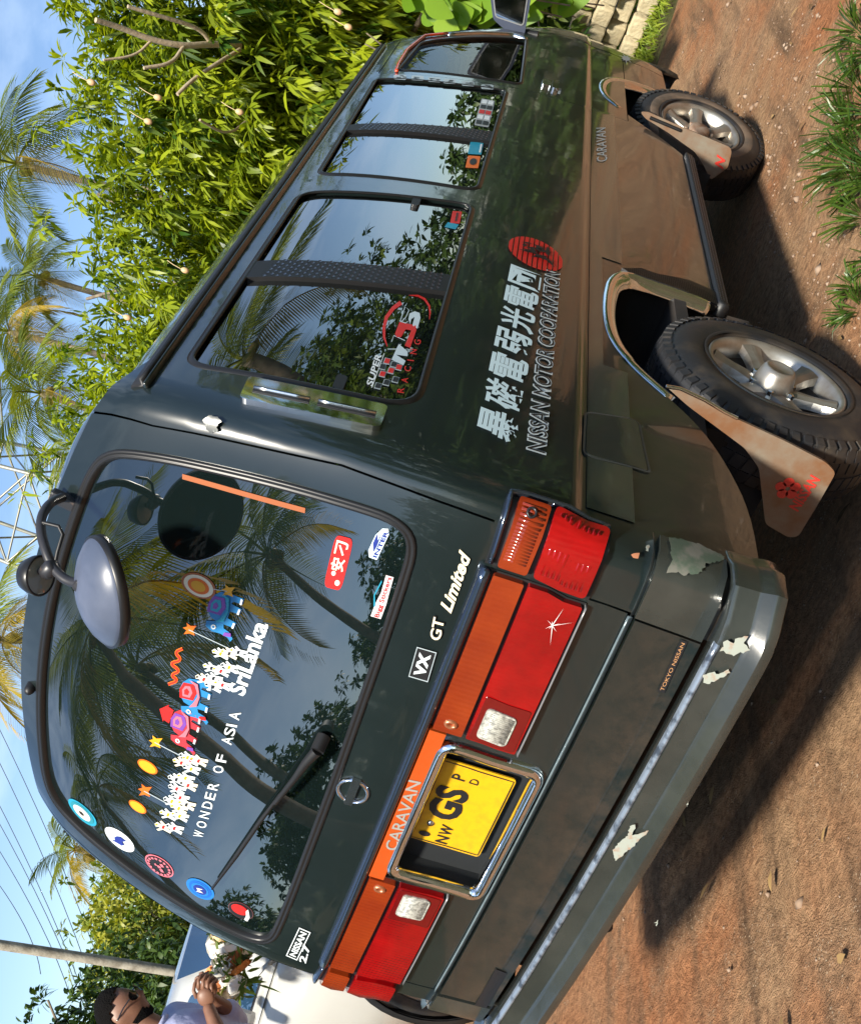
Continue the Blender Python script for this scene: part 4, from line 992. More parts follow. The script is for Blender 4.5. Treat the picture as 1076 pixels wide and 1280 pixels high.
# door shut-line writing
# row of six characters over the front side window
for i,(x,y) in enumerate([(500,96),(522,97),(543,99),(562,101),(585,104),(609,108)]):
    f=Frame((x-8,y+4),(x+8,y+5),(x-8,y-2),'r',.003)
    mb=MB(); random.seed(30+i); f.poly([(0,.1),(.1,0),(.9,0),(1,.2),(.95,.9),(.85,1),(.1,.95),(0,.8)],None,None,mb=mb); st=mb.build('character_sticker',GREYV,van)
    mb=MB()
    for k in range(6):
        u=random.uniform(.1,.7); v=random.uniform(.15,.7); w=random.uniform(.1,.3); h=random.uniform(.08,.16)
        f.poly([(u,v),(u+w,v),(u+w,v+h),(u,v+h)],None,None,mb=mb,d=.001+.0001*k)
    mb.build('character_strokes',DARKV,st)
# small stickers in the side windows
def block(p0,p1,p2,side,mat_,off=GO,name='sticker',r=.06):
    f=Frame(p0,p1,p2,side,off+.002); mb=MB(); f.poly(roundpoly([(0,0),(1,0),(1,1),(0,1)],r,3),None,None,mb=mb); return f,mb.build(name,mat_,van)
f,s_=block((699,119),(701,112),(696,118),'r',GREYV,.002)
f,s_=block((611,157),(619,124),(593,154),'r',mat('grey_sticker',(.30,.33,.34),.4))
for k in range(5):
    for j in range(2):
        mb=MB(); u=.05+.19*k; f.poly([(u,.08+.46*j),(u+.14,.08+.46*j),(u+.14,.46+.46*j),(u,.46+.46*j)],None,None,mb=mb,d=.001); mb.build('sticker_panel',[DARKV,REDV,WHITE][(k*2+j*3)%3],s_)
f,s_=block((602,191),(605,176),(585,190),'r',CYA); mb=MB(); f.poly([(.15,.08),(.85,.08),(.85,.22),(.15,.22)],None,None,mb=mb,d=.001); mb.build('sticker_panel',WHITE,s_)
f,s_=block((598,208),(601,193),(582,207),'r',ORV); 
mb=MB(); f.poly(circ(.5,.5,.28,.28,12),None,None,mb=mb,d=.001); mb.build('sticker_panel',DARKV,s_)
f,s_=block((575,277),(578,262),(563,276),'r',REDV); mb=MB(); f.poly([(.15,.4),(.85,.4),(.85,.55),(.15,.55)],None,None,mb=mb,d=.001); mb.build('sticker_panel',DARKV,s_)
f,s_=block((570,284),(574,278),(556,281),'r',CYA)
# racing sticker in the rear side window: frame from zoomed photo points
fz=lambda X,Y:(440+X/7.108,340+Y/7.111)
def zs(pts): return [px(*fz(*p),'r') for p in pts]
class Raw:
    def __init__(s,off): s.off=off
    def shape(s,pts,mb,d=0):
        q=zs(pts); from mathutils.geometry import tessellate_polygon
        T=[]
        for t in tessellate_polygon([[Vector((a,b,0)) for a,b in q]]):
            a,b,c=[q[i] for i in t]; T.append(t if (b[0]-a[0])*(c[1]-a[1])-(b[1]-a[1])*(c[0]-a[0])>0 else (t[0],t[2],t[1]))
        mb.add([SP(*p,s.off+d) for p in q],T)
rw_=Raw(GO+.002)
def stroke(pts,w):
    """polyline in photo-zoom units -> outline"""
    L=[];R=[]
    for i in range(len(pts)):
        a=Vector(pts[max(i-1,0)]);b=Vector(pts[min(i+1,len(pts)-1)]);t=(b-a).normalized(); n=Vector((-t.y,t.x)); ww=w[i] if isinstance(w,(list,tuple)) else w
        L.append(tuple(Vector(pts[i])+n*ww/2)); R.append(tuple(Vector(pts[i])-n*ww/2))
    return L+R[::-1]
mb=MB(); rw_.shape(stroke([(440,250),(370,300),(310,380),(288,470),(290,560),(318,640)],[40,34,32,26,20,6]),mb); rw_.shape(stroke([(510,185),(590,190),(650,220),(690,280),(698,340),(692,400)],[4,18,20,18,14,4]),mb)
rc=mb.build('racing_sticker',REDV,van)
tag(rc,'racing sticker with red swoosh in the rear side window')
mb=MB(); rw_.shape([(385,530),(425,425),(570,455),(575,500),(520,655),(472,635),(530,500),(480,490),(440,560),(400,560)],mb,.0008); mb.build('sticker_letter',REDV,rc)
GRAD=mat('silver_letter',(.45,.55,.60),.3)
mb=MB(); rw_.shape([(505,400),(515,350),(560,330),(605,345),(612,390),(585,485),(540,455),(560,380),(530,400),(520,440)],mb,.0008); mb.build('sticker_letter',GRAD,rc)
for pl_ in ([(430,420),(475,290),(510,320),(480,385),(440,425)],[(355,600),(375,545),(475,590)],[(320,665),(400,665),(440,620)],[(425,415),(480,435),(500,420)]):
    mb=MB(); rw_.shape(stroke(pl_,7),mb,.0008); mb.build('sticker_letter_outline',GRAD,rc)
mb=MB(); rw_.shape([(420,620),(500,690),(495,730),(395,715),(480,770),(460,810),(355,760),(400,660)],mb,.001); mb.build('sticker_letter',GRAD,rc)
for c,m_ in (((315,770),REDV),((350,855),REDV),((275,885),REDV),((420,825),REDV),((235,990),DARKV),((310,960),DARKV),((390,935),DARKV),((275,820),DARKV),((375,800),DARKV)):
    x,y=c
    mb=MB(); rw_.shape([(x-38,y+22),(x-18,y-30),(x+38,y-18),(x+20,y+36)],mb,.0008); s_=mb.build('checker',GREYV,rc)
    mb=MB(); rw_.shape([(x-30,y+17),(x-14,y-23),(x+30,y-13),(x+15,y+28)],mb,.0016); mb.build('checker_fill',m_,s_)
f=Frame(fz(185,1000),fz(270,720),fz(130,975),'r',GO+.003); f.text('SUPER',WHITE,rc,bold=.02)
mb=MB(); rw_.shape(stroke([(180,1008),(290,705)],6),mb,.001); mb.build('sticker_rule',WHITE,rc)
for ch,(x,y) in zip('RACING',((435,1035),(470,945),(497,845),(522,770),(547,692),(583,608))):
    Frame(fz(x+30,y+22),fz(x+34,y-22),fz(x-30,y+14),'r',GO+.003).text(ch,REDV,rc,bold=.01,u0=0 if ch!='I' else .4,u1=1 if ch!='I' else .6)
# ---- rear window ----
def zf(X,Y): return (140+X/3.368,700+Y/3.368)
f=Frame((251,1050),(299,893),(240,1047),'b',GO+.002)
# spaced letters of the slogan
SL='WONDER OF ASIA'
pos=[0,.085,.17,.255,.33,.41,.48,.545,.63,.70,.765,.83,.895,.945]
for ch,p in zip(SL,pos):
    if ch!=' ': f.text(ch,WHITE,van,bold=.01,u0=p,u1=p+(.055 if ch not in 'I' else .015),v0=-.1,v1=1.0)
f=Frame((303,873),(334,783),(286,866),'b',GO+.002)
f.text('SriLanka',WHITE,van,bold=.03,v0=-.05,v1=1.15)
def elephant(p0,p1,p2,main,cloth,trim,head_left=True):
    f=Frame(p0,p1,p2,'b',GO+.002); mb=MB()
    body=[(.30,.62),(.34,.80),(.45,.92),(.62,.97),(.80,.92),(.93,.78),(.97,.55),(.98,.12),(.86,.10),(.84,.38),(.78,.40),(.76,.08),(.64,.08),(.62,.36),(.46,.36),(.44,.08),(.32,.08),(.30,.40),(.22,.36),(.18,.14),(.08,.02),(.0,.06),(.06,.16),(.08,.40),(.05,.62),(.10,.82),(.22,.86)]
    f.poly(body,None,None,mb=mb); el=mb.build('elephant_sticker',main,van)
    for k,(pts,m_) in enumerate((([(.42,.93),(.62,.97),(.80,.90),(.84,.62),(.66,.50),(.46,.56)],cloth),([(.48,.86),(.62,.90),(.74,.84),(.77,.70),(.64,.61),(.50,.66)],trim),([(.54,.82),(.64,.84),(.70,.78),(.64,.70),(.55,.72)],cloth),(circ(.17,.62,.055,.07,10),WHITE),(circ(.17,.62,.028,.035,8),main),([(.08,.30),(.16,.30),(.20,.12),(.12,.08)],cloth),([(.64,.10),(.76,.10),(.76,.16),(.64,.16)],WHITE),([(.32,.10),(.44,.10),(.44,.16),(.32,.16)],WHITE),([(.86,.12),(.98,.14),(.98,.20),(.86,.18)],WHITE),([(.30,.62),(.45,.52),(.62,.44),(.84,.56),(.93,.74),(.90,.50),(.62,.38),(.38,.42)],trim))):
        mb=MB(); f.poly(pts,None,None,mb=mb,d=.001+.0004*k); mb.build('elephant_detail',m_,el)
    return f,el
ELB=mat('elephant_blue',(.02,.18,.42),.4); ELR=mat('elephant_red',(.45,.03,.04),.4); ELG=mat('elephant_grey',(.25,.30,.36),.4); PURP=mat('purple_vinyl',(.16,.05,.30),.4)
elephant(zf(500,355),zf(570,175),zf(355,290),ELB,PURP,CYA)
elephant(zf(400,705),zf(435,535),zf(258,650),ELB,REDV,PINK)
elephant(zf(345,835),zf(390,680),zf(215,765),ELR,PURP,PINK)
f=Frame(zf(235,695),zf(255,640),zf(190,665),'b',GO+.002); mb=MB(); f.poly([(0,0),(1,0),(1,.5),(1.15,.5),(.5,1.1),(-.15,.5),(0,.5)],None,None,mb=mb); mb.build('howdah_sticker',REDV,van)
# dancers and drummers: white figures with yellow and red bits
random.seed(11)
for (x,y,n) in ((470,400,3),(430,465,3),(400,500,2),(440,540,2),(330,850,1),(310,875,2),(285,930,2),(290,965,2),(265,1010,2),(290,1040,2),(255,1090,2),(235,1140,2),(340,860,2)):
    for k in range(n):
        X=x-26+40*k+random.uniform(-6,6); Y=y+random.uniform(-14,14)
        f=Frame(zf(X+34,Y+34),zf(X+54,Y-8),zf(X-34,Y+8),'b',GO+.002+.0006*k); mb=MB()
        f.poly([(.15,0),(.42,0),(.5,.35),(.60,0),(.88,.02),(.78,.5),(.98,.78),(.85,.85),(.66,.68),(.66,.82),(.74,.95),(.5,1.06),(.30,.95),(.36,.80),(.30,.66),(.08,.84),(.0,.72),(.26,.48)],None,None,mb=mb); dn=mb.build('dancer_sticker',random.choice((WHITE,WHITE,CREAM)),van)
        for q,(pts,m_) in enumerate((([(.32,.46),(.68,.46),(.64,.60),(.36,.60)],random.choice((REDV,YELV,DARKV))),(circ(.5,.94,.10,.07,8),random.choice((YELV,DARKV))),([(.24,.12),(.38,.12),(.44,.36),(.34,.36)],GREYV))):
            mb=MB(); f.poly(pts,None,None,mb=mb,d=.0008); mb.build('dancer_detail',m_,dn)
def disc(p,r,rings,side='b',ell=1.0,off=GO+.002,name='round_sticker'):
    c=px(*p,side); par=None
    for k,(rr,m_) in enumerate(rings):
        q=[(c[0]+r*rr*math.cos(2*PI*i/26),c[1]+r*rr*ell*math.sin(2*PI*i/26)) for i in range(26)]
        o=mesh_obj(name if k==0 else 'sticker_ring',[SP(*t,off+.0008*k) for t in q],[tuple(range(26))],m_,van if k==0 else par)
        if k==0: par=o
    return c,par
disc(zf(360,115),.034,[(1,mat('brown_vinyl',(.35,.10,.03),.4)),(.86,CREAM),(.62,ORV),(.42,YELV)])
disc(zf(145,878),.022,[(1,ORV),(.85,YELV)]); disc(zf(103,1047),.021,[(1,ORV),(.85,YELV)])
def flag(p,m_,tailto):
    x,y=p; f=Frame(zf(x+24,y+30),zf(x+34,y-22),zf(x-30,y+20),'b',GO+.002); mb=MB()
    f.poly([(.1,0),(.5,.2),(.9,0),(.8,.45),(1,.8),(.7,.7),(.55,1),(.4,.68),(.05,.85),(.2,.45)],None,None,mb=mb); o=mb.build('flag_sticker',m_,van)
    q=stroke([zf(x,y),zf(*tailto)],1.0); mb=MB(); S_=[px(*t,'b') for t in q]; mb.add([SP(*t,GO+.0024) for t in S_],[tuple(range(len(S_)))]); mb.build('flag_staff',GREYV,o)
flag((318,300),ORV,(500,385)); flag((175,775),YELV,(300,840)); flag((130,980),ORV,(260,1050)); flag((480,138),YELV,(400,125))
# orange cursive flourish
mb=MB(); pts=[zf(*p) for p in [(232,530),(275,515),(240,490),(285,475),(235,440),(290,430),(258,395),(292,380)]]
q=stroke(chaikin(pts,2),4.2); S_=[px(*t,'b') for t in q]; n=len(S_)//2
mb.add([SP(*t,GO+.002) for t in S_],[(i,i+1,2*n-2-i,2*n-1-i) for i in range(n-1)]); o=mb.build('flourish_sticker',ORV,van)
q=stroke(chaikin(pts,2),2.0); S_=[px(*t,'b') for t in q]; mb=MB(); mb.add([SP(*t,GO+.003) for t in S_],[(i,i+1,2*n-2-i,2*n-1-i) for i in range(n-1)]); mb.build('flourish_core',REDV,o)
# round stickers down the edge of the glass
disc((101,1018),.040,[(1,CYA),(.82,mat('teal_vinyl',(.02,.20,.26),.4)),(.6,WHITE),(.42,CREAM),(.18,DARKV)])
c,o=disc((148,1052),.040,[(1,WHITE),(.86,mat('pale_grey_vinyl',(.58,.66,.70),.4))])
mesh_obj('bull_shape',[SP(c[0]+a*.04,c[1]+b*.04,GO+.005) for a,b in [(-.42,.1),(-.5,.5),(-.28,.25),(0,.32),(.28,.2),(.5,-.05),(.42,-.45),(.1,-.2),(-.15,-.35),(-.4,-.2)]],[tuple(range(10))],NAVY,o)
c,o=disc((198,1085),.040,[(1,PINK),(.9,DARKV)]); random.seed(4)
for k in range(16):
    a=2*PI*k/16; w=.10; R=.74
    mesh_obj('sticker_letter',[SP(c[0]+.04*(R*math.cos(a)+.12*math.cos(b)*1.1),c[1]+.04*(R*math.sin(a)+.12*math.sin(b)),GO+.0045) for b in (a+.4,a+1.8,a+3.4,a+5)],[(0,1,2,3)],PINK,o)
for k in range(9):
    a=random.uniform(0,6.28); R=random.uniform(0,.45); w=random.uniform(.08,.2)
    mesh_obj('sticker_letter',[SP(c[0]+.04*(R*math.cos(a)+w*math.cos(b)),c[1]+.04*(R*math.sin(a)+w*math.sin(b)),GO+.0045+.0001*k) for b in (0,1.4,3,4.4)],[(0,1,2,3)],PINK,o)
c,o=disc((249,1114),.041,[(1,BLU),(.80,mat('deep_blue',(.01,.10,.42),.4)),(.62,BLU),(.46,NAVY)])
mb=MB(); mb.add([SP(c[0]+.041*q[0],c[1]+.041*q[1],GO+.006) for q in ((-.3,.2),(-.1,-.3),(.1,.25),(.3,-.2),(.1,.0),(-.1,.1))],[tuple(range(6))]); mb.build('sticker_monogram',WHITE,o)
c,o=disc((300,1141),.036,[(1,mat('ring_grey',(.12,.05,.05),.4)),(.94,DARKV)]); 
c2=(c[0]+.006,c[1]+.004); q=[(c2[0]+.022*math.cos(2*PI*i/18),c2[1]+.024*math.sin(2*PI*i/18)) for i in range(18)]; mesh_obj('sticker_ring',[SP(*t,GO+.0045) for t in q],[tuple(range(18))],REDV,o)
mb=MB(); mb.add([SP(c[0]+.036*q[0],c[1]+.036*q[1],GO+.0062) for q in ((-.8,-.72),(-.2,-.80),(.4,-.62),(.75,-.50),(.4,-.38),(-.2,-.5),(-.75,-.45))],[tuple(range(7))]); mb.build('sticker_script',WHITE,o)
# red lucky sticker, oval and script stickers at the corner of the glass
f=Frame((425,741),(441,676),(403,735),'b',GO+.002); mb=MB(); f.poly(roundpoly([(0,0),(1,0),(1,1),(0,1)],.22,4),None,None,mb=mb); o=mb.build('red_sticker',REDV,van)
f.text('安',CREAM,o,u0=.36,u1=.60,v0=.15,v1=.88,d=.001,bold=.02); f.text('刁',CREAM,o,u0=.66,u1=.92,v0=.18,v1=.86,d=.001,bold=.02)
for (u,v,r_) in ((.14,.30,.07),(.30,.62,.06)):
    mb=MB(); f.poly(circ(u,v,r_*.8,r_*2,12),None,None,mb=mb,d=.001); mb.build('sticker_dot',CREAM,o)
f=Frame((470,702),(488,664),(456,697),'b',GO+.002); mb=MB(); f.poly([(0,0),(.85,0),(1,.25),(.95,.7),(.7,1),(.2,1),(.0,.7)],None,None,mb=mb); o=mb.build('club_sticker',mat('ice_vinyl',(.55,.66,.75),.4),van)
f.text('INTER',NAVY,o,u0=.06,u1=.92,v0=.10,v1=.45,d=.001,bold=.03); mb=MB(); f.poly([(.2,.55),(.45,.9),(.75,.92),(.55,.62),(.85,.6),(.4,.52)],None,None,mb=mb,d=.001); mb.build('club_crest',NAVY,o)
f=Frame((475,776),(492,724),(458,771),'b',GO+.002); mb=MB(); f.poly([(0,.0),(.35,-.05),(.6,.0),(1,.05),(1,.6),(.6,.55),(.3,.7),(.0,.75)],None,None,mb=mb); o=mb.build('script_sticker',mat('blush_vinyl',(.66,.60,.62),.4),van)
f.text('Bigg Stickers',REDV,o,u0=.02,u1=.98,v0=.08,v1=.5,d=.001,bold=.015)
mb=MB(); q=stroke([(.25,.7),(.5,.95),(.85,.75)],.08); f.poly(q,None,None,mb=mb,d=.0012); mb.build('script_swoosh',CYA,o)
# ---- badges on the tailgate ----
f=Frame((535,851),(546,814),(511,844),'b',.004); mb=MB(); f.poly([(0,0),(1,0),(1,1),(0,1)],None,None,mb=mb); o=mb.build('model_badge',BLACK,van)
f.text('VX',WHITE,o,bold=.05,u0=.12,u1=.88,v0=.22,v1=.80,d=.0015)
mb=MB()
for q in ([(0,0),(1,0),(1,.04),(0,.04)],[(0,.96),(1,.96),(1,1),(0,1)],[(0,.04),(.03,.04),(.03,.96),(0,.96)],[(.97,.04),(1,.04),(1,.96),(.97,.96)]): f.poly(q,None,None,mb=mb,d=.001)
mb.build('badge_border',GREYV,o)
f=Frame((551,801),(557,772),(536,797),'b',.004); r=[]; f.text('GT',DARKV,van,bold=.06,ret=r); f.text('GT',mat('cream_letter',(.78,.70,.50),.35),van,bold=.015,box=r[0],d=.0015,name='gold_lettering')
f=Frame((564,766),(588,698),(551,754),'b',.004); f.text('Limited',mat('cream_letter',(.78,.70,.50),.35),van,bold=.03)
f=Frame((497,1056),(528,970),(482,1053),'b',.0195); f.text('CARAVAN',mat('silver_badge',(.62,.60,.56),.25,metal=.6),cp,bold=.012)
f=Frame((372,1199),(389,1164),(358,1193),'b',.004); mb=MB(); r=[]
for q in ([(0,0),(1,0),(1,.08),(0,.08)],[(0,.92),(1,.92),(1,1),(0,1)],[(0,.08),(.03,.08),(.03,.92),(0,.92)],[(.97,.08),(1,.08),(1,.92),(.97,.92)]): f.poly(q,None,None,mb=mb)
o=mb.build('engine_badge',WHITE,van); f.text('NISSAN',WHITE,o,bold=.03,u0=.08,u1=.92,v0=.22,v1=.78)
Frame((383,1203),(389,1181),(374,1200),'b',.004).text('2.7',WHITE,o,bold=.03)
f=Frame((829,861),(858,797),(814,856),'b',.0155); mb=MB(); f.poly([(0,0),(1,0),(1,.55),(0,.55)],None,None,mb=mb); o=mb.build('dealer_badge',DARKV,van); f.text('TOKYO NISSAN',mat('copper_letter',(.42,.22,.10),.4),o,u0=.04,u1=.96,v0=.14,v1=.42,d=.001)
# dealer badge on the left is a plain dark block
f=Frame((607,1256),(634,1210),(590,1250),'b',.0155); mb=MB(); f.poly([(0,0),(1,0),(1,.8),(0,.8)],None,None,mb=mb); mb.build('dealer_badge',DARKV,van)
# cracked lamp lens: white star
mb=MB(); random.seed(8); c=Vector(px(690,781,'b',.02))
for k in range(9):
    a=2*PI*k/9+random.uniform(-.35,.35); l=random.choice((.012,.02,.028,.05))
    d=Vector((math.cos(a),math.sin(a)*.8)); n=Vector((-d.y,d.x))*.0010
    mb.add([SP(*(c+n),.0225+.0001*k),SP(*(c+d*l),.0225+.0001*k),SP(*(c-n),.0225+.0001*k)],[(0,1,2)])
tag(mb.build('lens_crack',mat('crack_white',(.75,.62,.62),.4),tail),kind='stuff')
# scraped blister on the pillar
chip([(255,525),(262,519),(272,521),(277,528),(271,533),(273,540),(262,541),(258,534)],.001,mat('blister',(.035,.042,.042),.3,noise=(90,(.16,.17,.16),.56,.64)),parent=van)
# ================= vegetation and surroundings =================
def far(x,y,d):
    v=raydir(x,y); return V(*(CAM_C[k]+v[k]*d for k in range(3)))
def np_mesh(name,verts,faces_n,idx,mat_,parent=None,tint=None,smooth=False):
    """verts (n,3); faces_n loop counts; idx flat loop vertex indices"""
    me=bpy.data.meshes.new(name); me.vertices.add(len(verts)); me.vertices.foreach_set('co',np.asarray(verts,np.float32).ravel())
    me.loops.add(len(idx)); me.loops.foreach_set('vertex_index',np.asarray(idx,np.int32))
    st=np.concatenate([[0],np.cumsum(faces_n)[:-1]]).astype(np.int32); me.polygons.add(len(faces_n)); me.polygons.foreach_set('loop_start',st)
    try: me.polygons.foreach_set('loop_total',np.asarray(faces_n,np.int32))
    except Exception: pass
    me.update(calc_edges=True); me.validate()
    if smooth: me.polygons.foreach_set('use_smooth',[True]*len(me.polygons))
    if tint is not None:
        a=me.attributes.new('tint','FLOAT','POINT'); a.data.foreach_set('value',np.asarray(tint,np.float32))
    me.materials.append(mat_)
    return link(bpy.data.objects.new(name,me),parent)
def unit(a): return a/np.maximum(np.linalg.norm(a,axis=-1,keepdims=True),1e-9)
def leaf_cloud(name,base,dirs,nrm,length,width,tint,mat_,parent=None,droop=.25,fold=.15,shape=(.36,.72,1.0,.72)):
    """lance-shaped leaves: 6 corner points each"""
    N=len(base); d=unit(dirs); s=unit(np.cross(d,nrm)); u=np.cross(s,d)
    Lg=length[:,None]; Wd=width[:,None]; dn=np.array([0,0,-1.0])
    p0=base; m1=base+d*Lg*shape[0]+dn*droop*Lg*.10; m2=base+d*Lg*shape[1]+dn*droop*Lg*.45; tip=base+d*Lg+dn*droop*Lg
    w1=Wd*.5*shape[2]; w2=Wd*.5*shape[3]; f=u*fold*Wd
    V_=np.stack([p0,m1-s*w1+f,m1+s*w1+f,m2-s*w2+f,m2+s*w2+f,tip],1).reshape(-1,3)
    b=(np.arange(N)*6)[:,None]
    idx=(b+np.array([0,2,1,1,2,4,3,3,4,5])).ravel(); fn=np.tile([3,4,3],N)
    return np_mesh(name,V_,fn,idx,mat_,parent,np.repeat(tint,6))
def rosettes(rng,C,out,n,ln,wd,spread=.9,down=.35,tmu=.5):
    """leaf clusters at points C facing out"""
    N=len(C); base=np.repeat(C,n,0)+rng.normal(0,.02,(N*n,3)); o=np.repeat(out,n,0)
    d=unit(rng.normal(0,1,(N*n,3)))*spread+o*.75; d[:,2]-=down; d=unit(d)
    base=base+d*.02; nr=unit(np.array([0,0,1.0])+o*.6+rng.normal(0,.35,(N*n,3)))
    L_=ln*rng.uniform(.7,1.25,N*n); W_=wd*rng.uniform(.75,1.2,N*n)
    t=np.clip(np.repeat(rng.normal(tmu,.27,N),n)+rng.normal(0,.16,N*n),0,1)
    return base,d,nr,L_,W_,t
def blob_points(rng,ells,n,shell=(.62,1.0)):
    """points in the outer shell of a union of ellipsoids, with outward directions"""
    pts=[];outs=[]; vol=np.array([e[1][0]*e[1][1]*e[1][2] for e in ells])**(2/3); vol=vol/vol.sum()
    for (c,r),w in zip(ells,vol):
        k=int(n*w)+1; d=unit(rng.normal(0,1,(k,3))); rad=rng.uniform(shell[0],shell[1],(k,1))
        lump=1+.16*np.sin(d[:,:1]*7+c[0]*3)+.14*np.sin(d[:,1:2]*9+c[1])+.10*np.sin(d[:,2:]*11+c[2])
        p=np.array(c)+d*np.array(r)*rad*lump; pts.append(p); outs.append(unit(d*np.array([1/r[0],1/r[1],1/r[2]])))
    return np.concatenate(pts),np.concatenate(outs)
BARK=mat('bark',(.13,.10,.07),.9,noise=(9,(.24,.19,.13),.4,.7),bump=(22,.6,.02))
BARKL=mat('bark_pale',(.36,.28,.18),.85,noise=(14,(.36,.29,.2),.4,.7),bump=(30,.5,.01))
PALMBARK=mat('palm_bark',(.20,.16,.12),.9,noise=(5,(.30,.25,.19),.4,.7),bump=(18,.5,.02))
MANGO=leaf_mat('mango_leaf',(.035,.09,.008),(.32,.38,.016),.48,.38)
DARKL=leaf_mat('dark_leaf',(.018,.045,.010),(.07,.12,.02),.30,.45)
MIDL=leaf_mat('mid_leaf',(.03,.075,.012),(.14,.20,.03),.38,.45)
YELL=leaf_mat('yellow_leaf',(.09,.15,.014),(.42,.40,.05),.42,.45)
HEART=leaf_mat('heart_leaf',(.10,.22,.012),(.24,.36,.03),.45,.35)
PALMG=leaf_mat('palm_leaf',(.05,.10,.012),(.28,.30,.03),.40,.4)
PALMY=leaf_mat('palm_leaf_dry',(.16,.17,.02),(.48,.34,.06),.40,.45)
GRASSM=leaf_mat('grass_blade',(.05,.11,.012),(.20,.26,.03),.35,.45)
TUFTM=leaf_mat('tuft_blade',(.016,.050,.007),(.075,.13,.016),.30,.35)
LAWNM=leaf_mat('lawn_blade',(.12,.20,.015),(.28,.34,.035),.40,.5)
def branchy(mb,p,d,l,r,depth,rng,bend=.25,up=.1):
    """recursive limbs"""
    pts=[p]; q=p.copy(); dd=d.normalized(); n=4
    for i in range(n):
        dd=(dd+V(*rng.normal(0,bend*.35,3))+V(0,0,up*.15)).normalized(); q=q+dd*l/n; pts.append(q.copy())
    mb.tube(pts,[r*(1-.45*i/n) for i in range(n+1)],6 if depth<2 else 8,cap=False)
    ends=[q.copy()]
    if depth>0:
        for k in range(int(rng.integers(2,4))):
            j=int(rng.integers(2,n+1)); nd=(dd+V(*rng.normal(0,.65,3))).normalized()
            ends+=branchy(mb,pts[j],nd,l*rng.uniform(.6,.85),r*.52,depth-1,rng,bend,up)
    return ends
def tree(name,label,cat,base,trunk_h,trunk_r,ells,nros,per,ln,wd,mat_,seed,group=None,lean=(0,0),fill=True,barkm=BARK,down=.35,tmu=.5,shell=(.62,1.0),depth=2,gaps=0):
    rng=np.random.default_rng(seed); root=empty(name,base); tag(root,label,cat,group)
    b=V(*base); top=b+V(lean[0],lean[1],trunk_h)
    mb=MB(); mb.tube([V(0,0,-.1),(top-b)*.33+V(.05,0,0),(top-b)*.66,top-b],[trunk_r*1.3,trunk_r,trunk_r*.85,trunk_r*.7],10,cap=False)
    for c,r in ells:
        d=(V(*c)-top); branchy(mb,top-b-V(0,0,.15*trunk_h*rng.random()),d,d.length*.75,trunk_r*.45,min(depth,1),rng)
    mb.build('trunk',barkm,root)
    P,O=blob_points(rng,[(np.array(c)-np.array(base),r) for c,r in ells],nros,shell)
    k=P[:,2]>.15
    if gaps:
        k&=np.array([mnoise.noise((p[0]*gaps,p[1]*gaps,p[2]*gaps))+.35*mnoise.noise((p[0]*3*gaps,p[1]*3*gaps,p[2]*3*gaps))>-.15 for p in P])
    P=P[k]; O=O[k]
    cr=leaf_cloud('crown',*rosettes(rng,P,O,per,ln,wd,down=down,tmu=tmu),mat_,root); cr['kind']='stuff'
    return root
# --- the mango tree behind the van ---
mg=[((1.0,9.3,4.2),(1.5,1.5,2.0)),((-.45,8.9,4.05),(1.35,1.4,1.6)),((-1.7,8.9,3.65),(1.3,1.4,1.45)),((-2.9,8.9,3.4),(1.25,1.4,1.35)),((-4.1,9.2,3.4),(1.25,1.4,1.3)),((-5.3,9.6,3.6),(1.25,1.4,1.3)),((-6.7,10.2,3.8),(1.3,1.4,1.35)),((-8.2,10.8,3.8),(1.3,1.4,1.3)),((-5.2,9.6,2.4),(1.4,1.2,1.0)),((-1.0,8.6,2.9),(1.4,1.2,.9)),((-3.4,8.9,2.5),(1.5,1.3,1.0)),((-1.9,9.0,1.7),(1.3,1.3,.85)),((-3.2,9.3,1.6),(1.7,1.3,.8)),((-.7,9.4,2.3),(.9,.9,.6))]
mango=tree('mango_tree','wide mango tree with drooping lance leaves and pale fruits behind the van','tree',(-1.2,9.9,0.0),1.7,.17,mg,12500,13,.165,.038,MANGO,3,down=.55,tmu=.60,gaps=1.7,shell=(.45,1.05))
rng=np.random.default_rng(77)
# bare limbs that show in the gaps
mb=MB(); 
for pts,r in (([(300,57,10.2),(265,55,9.9),(230,58,9.7),(190,50,9.6),(150,34,9.5),(120,25,9.4)],.028),([(230,58,9.7),(215,80,9.5),(180,85,9.4)],.016),([(300,62,10.0),(270,80,9.7),(240,100,9.5),(222,118,9.4)],.018),([(265,55,9.9),(250,35,9.8),(200,20,9.6),(160,8,9.5)],.018),([(310,150,10.2),(285,170,9.9),(250,150,9.6)],.012),([(190,50,9.6),(170,70,9.5),(130,75,9.4)],.011)):
    mb.tube(chaikin([tuple(far(p[0],p[1],p[2]+.2)-V(*mango.location)) for p in pts],2),[r*(1-.5*i/40) for i in range(len(chaikin(list(pts),2)))],7)
mb.build('bare_limb',BARKL,mango)
FRUIT=mat('mango_fruit',(.50,.40,.20),.5,noise=(9,(.55,.30,.16),.4,.7))
fm=None
for x,y in ((115,103),(198,122),(186,152),(232,338),(160,397),(423,15),(436,34),(300,140)):
    mb=MB()
    mb.lathe([(-.036,0),(-.032,.013),(-.014,.023),(.009,.024),(.025,.015),(.030,0)],Matrix.Rotation(PI/2,4,'Y'),10); mb.tube([(0,0,.03),(.01,.01,.10),(.02,.03,.16)],.003,5)
    o=mb.build('mango_fruit',FRUIT,mango) if fm is None else link(bpy.data.objects.new('mango_fruit',fm),mango)
    if fm is None: fm=o.data
    o.location=far(x,y,9.5)-V(*mango.location)
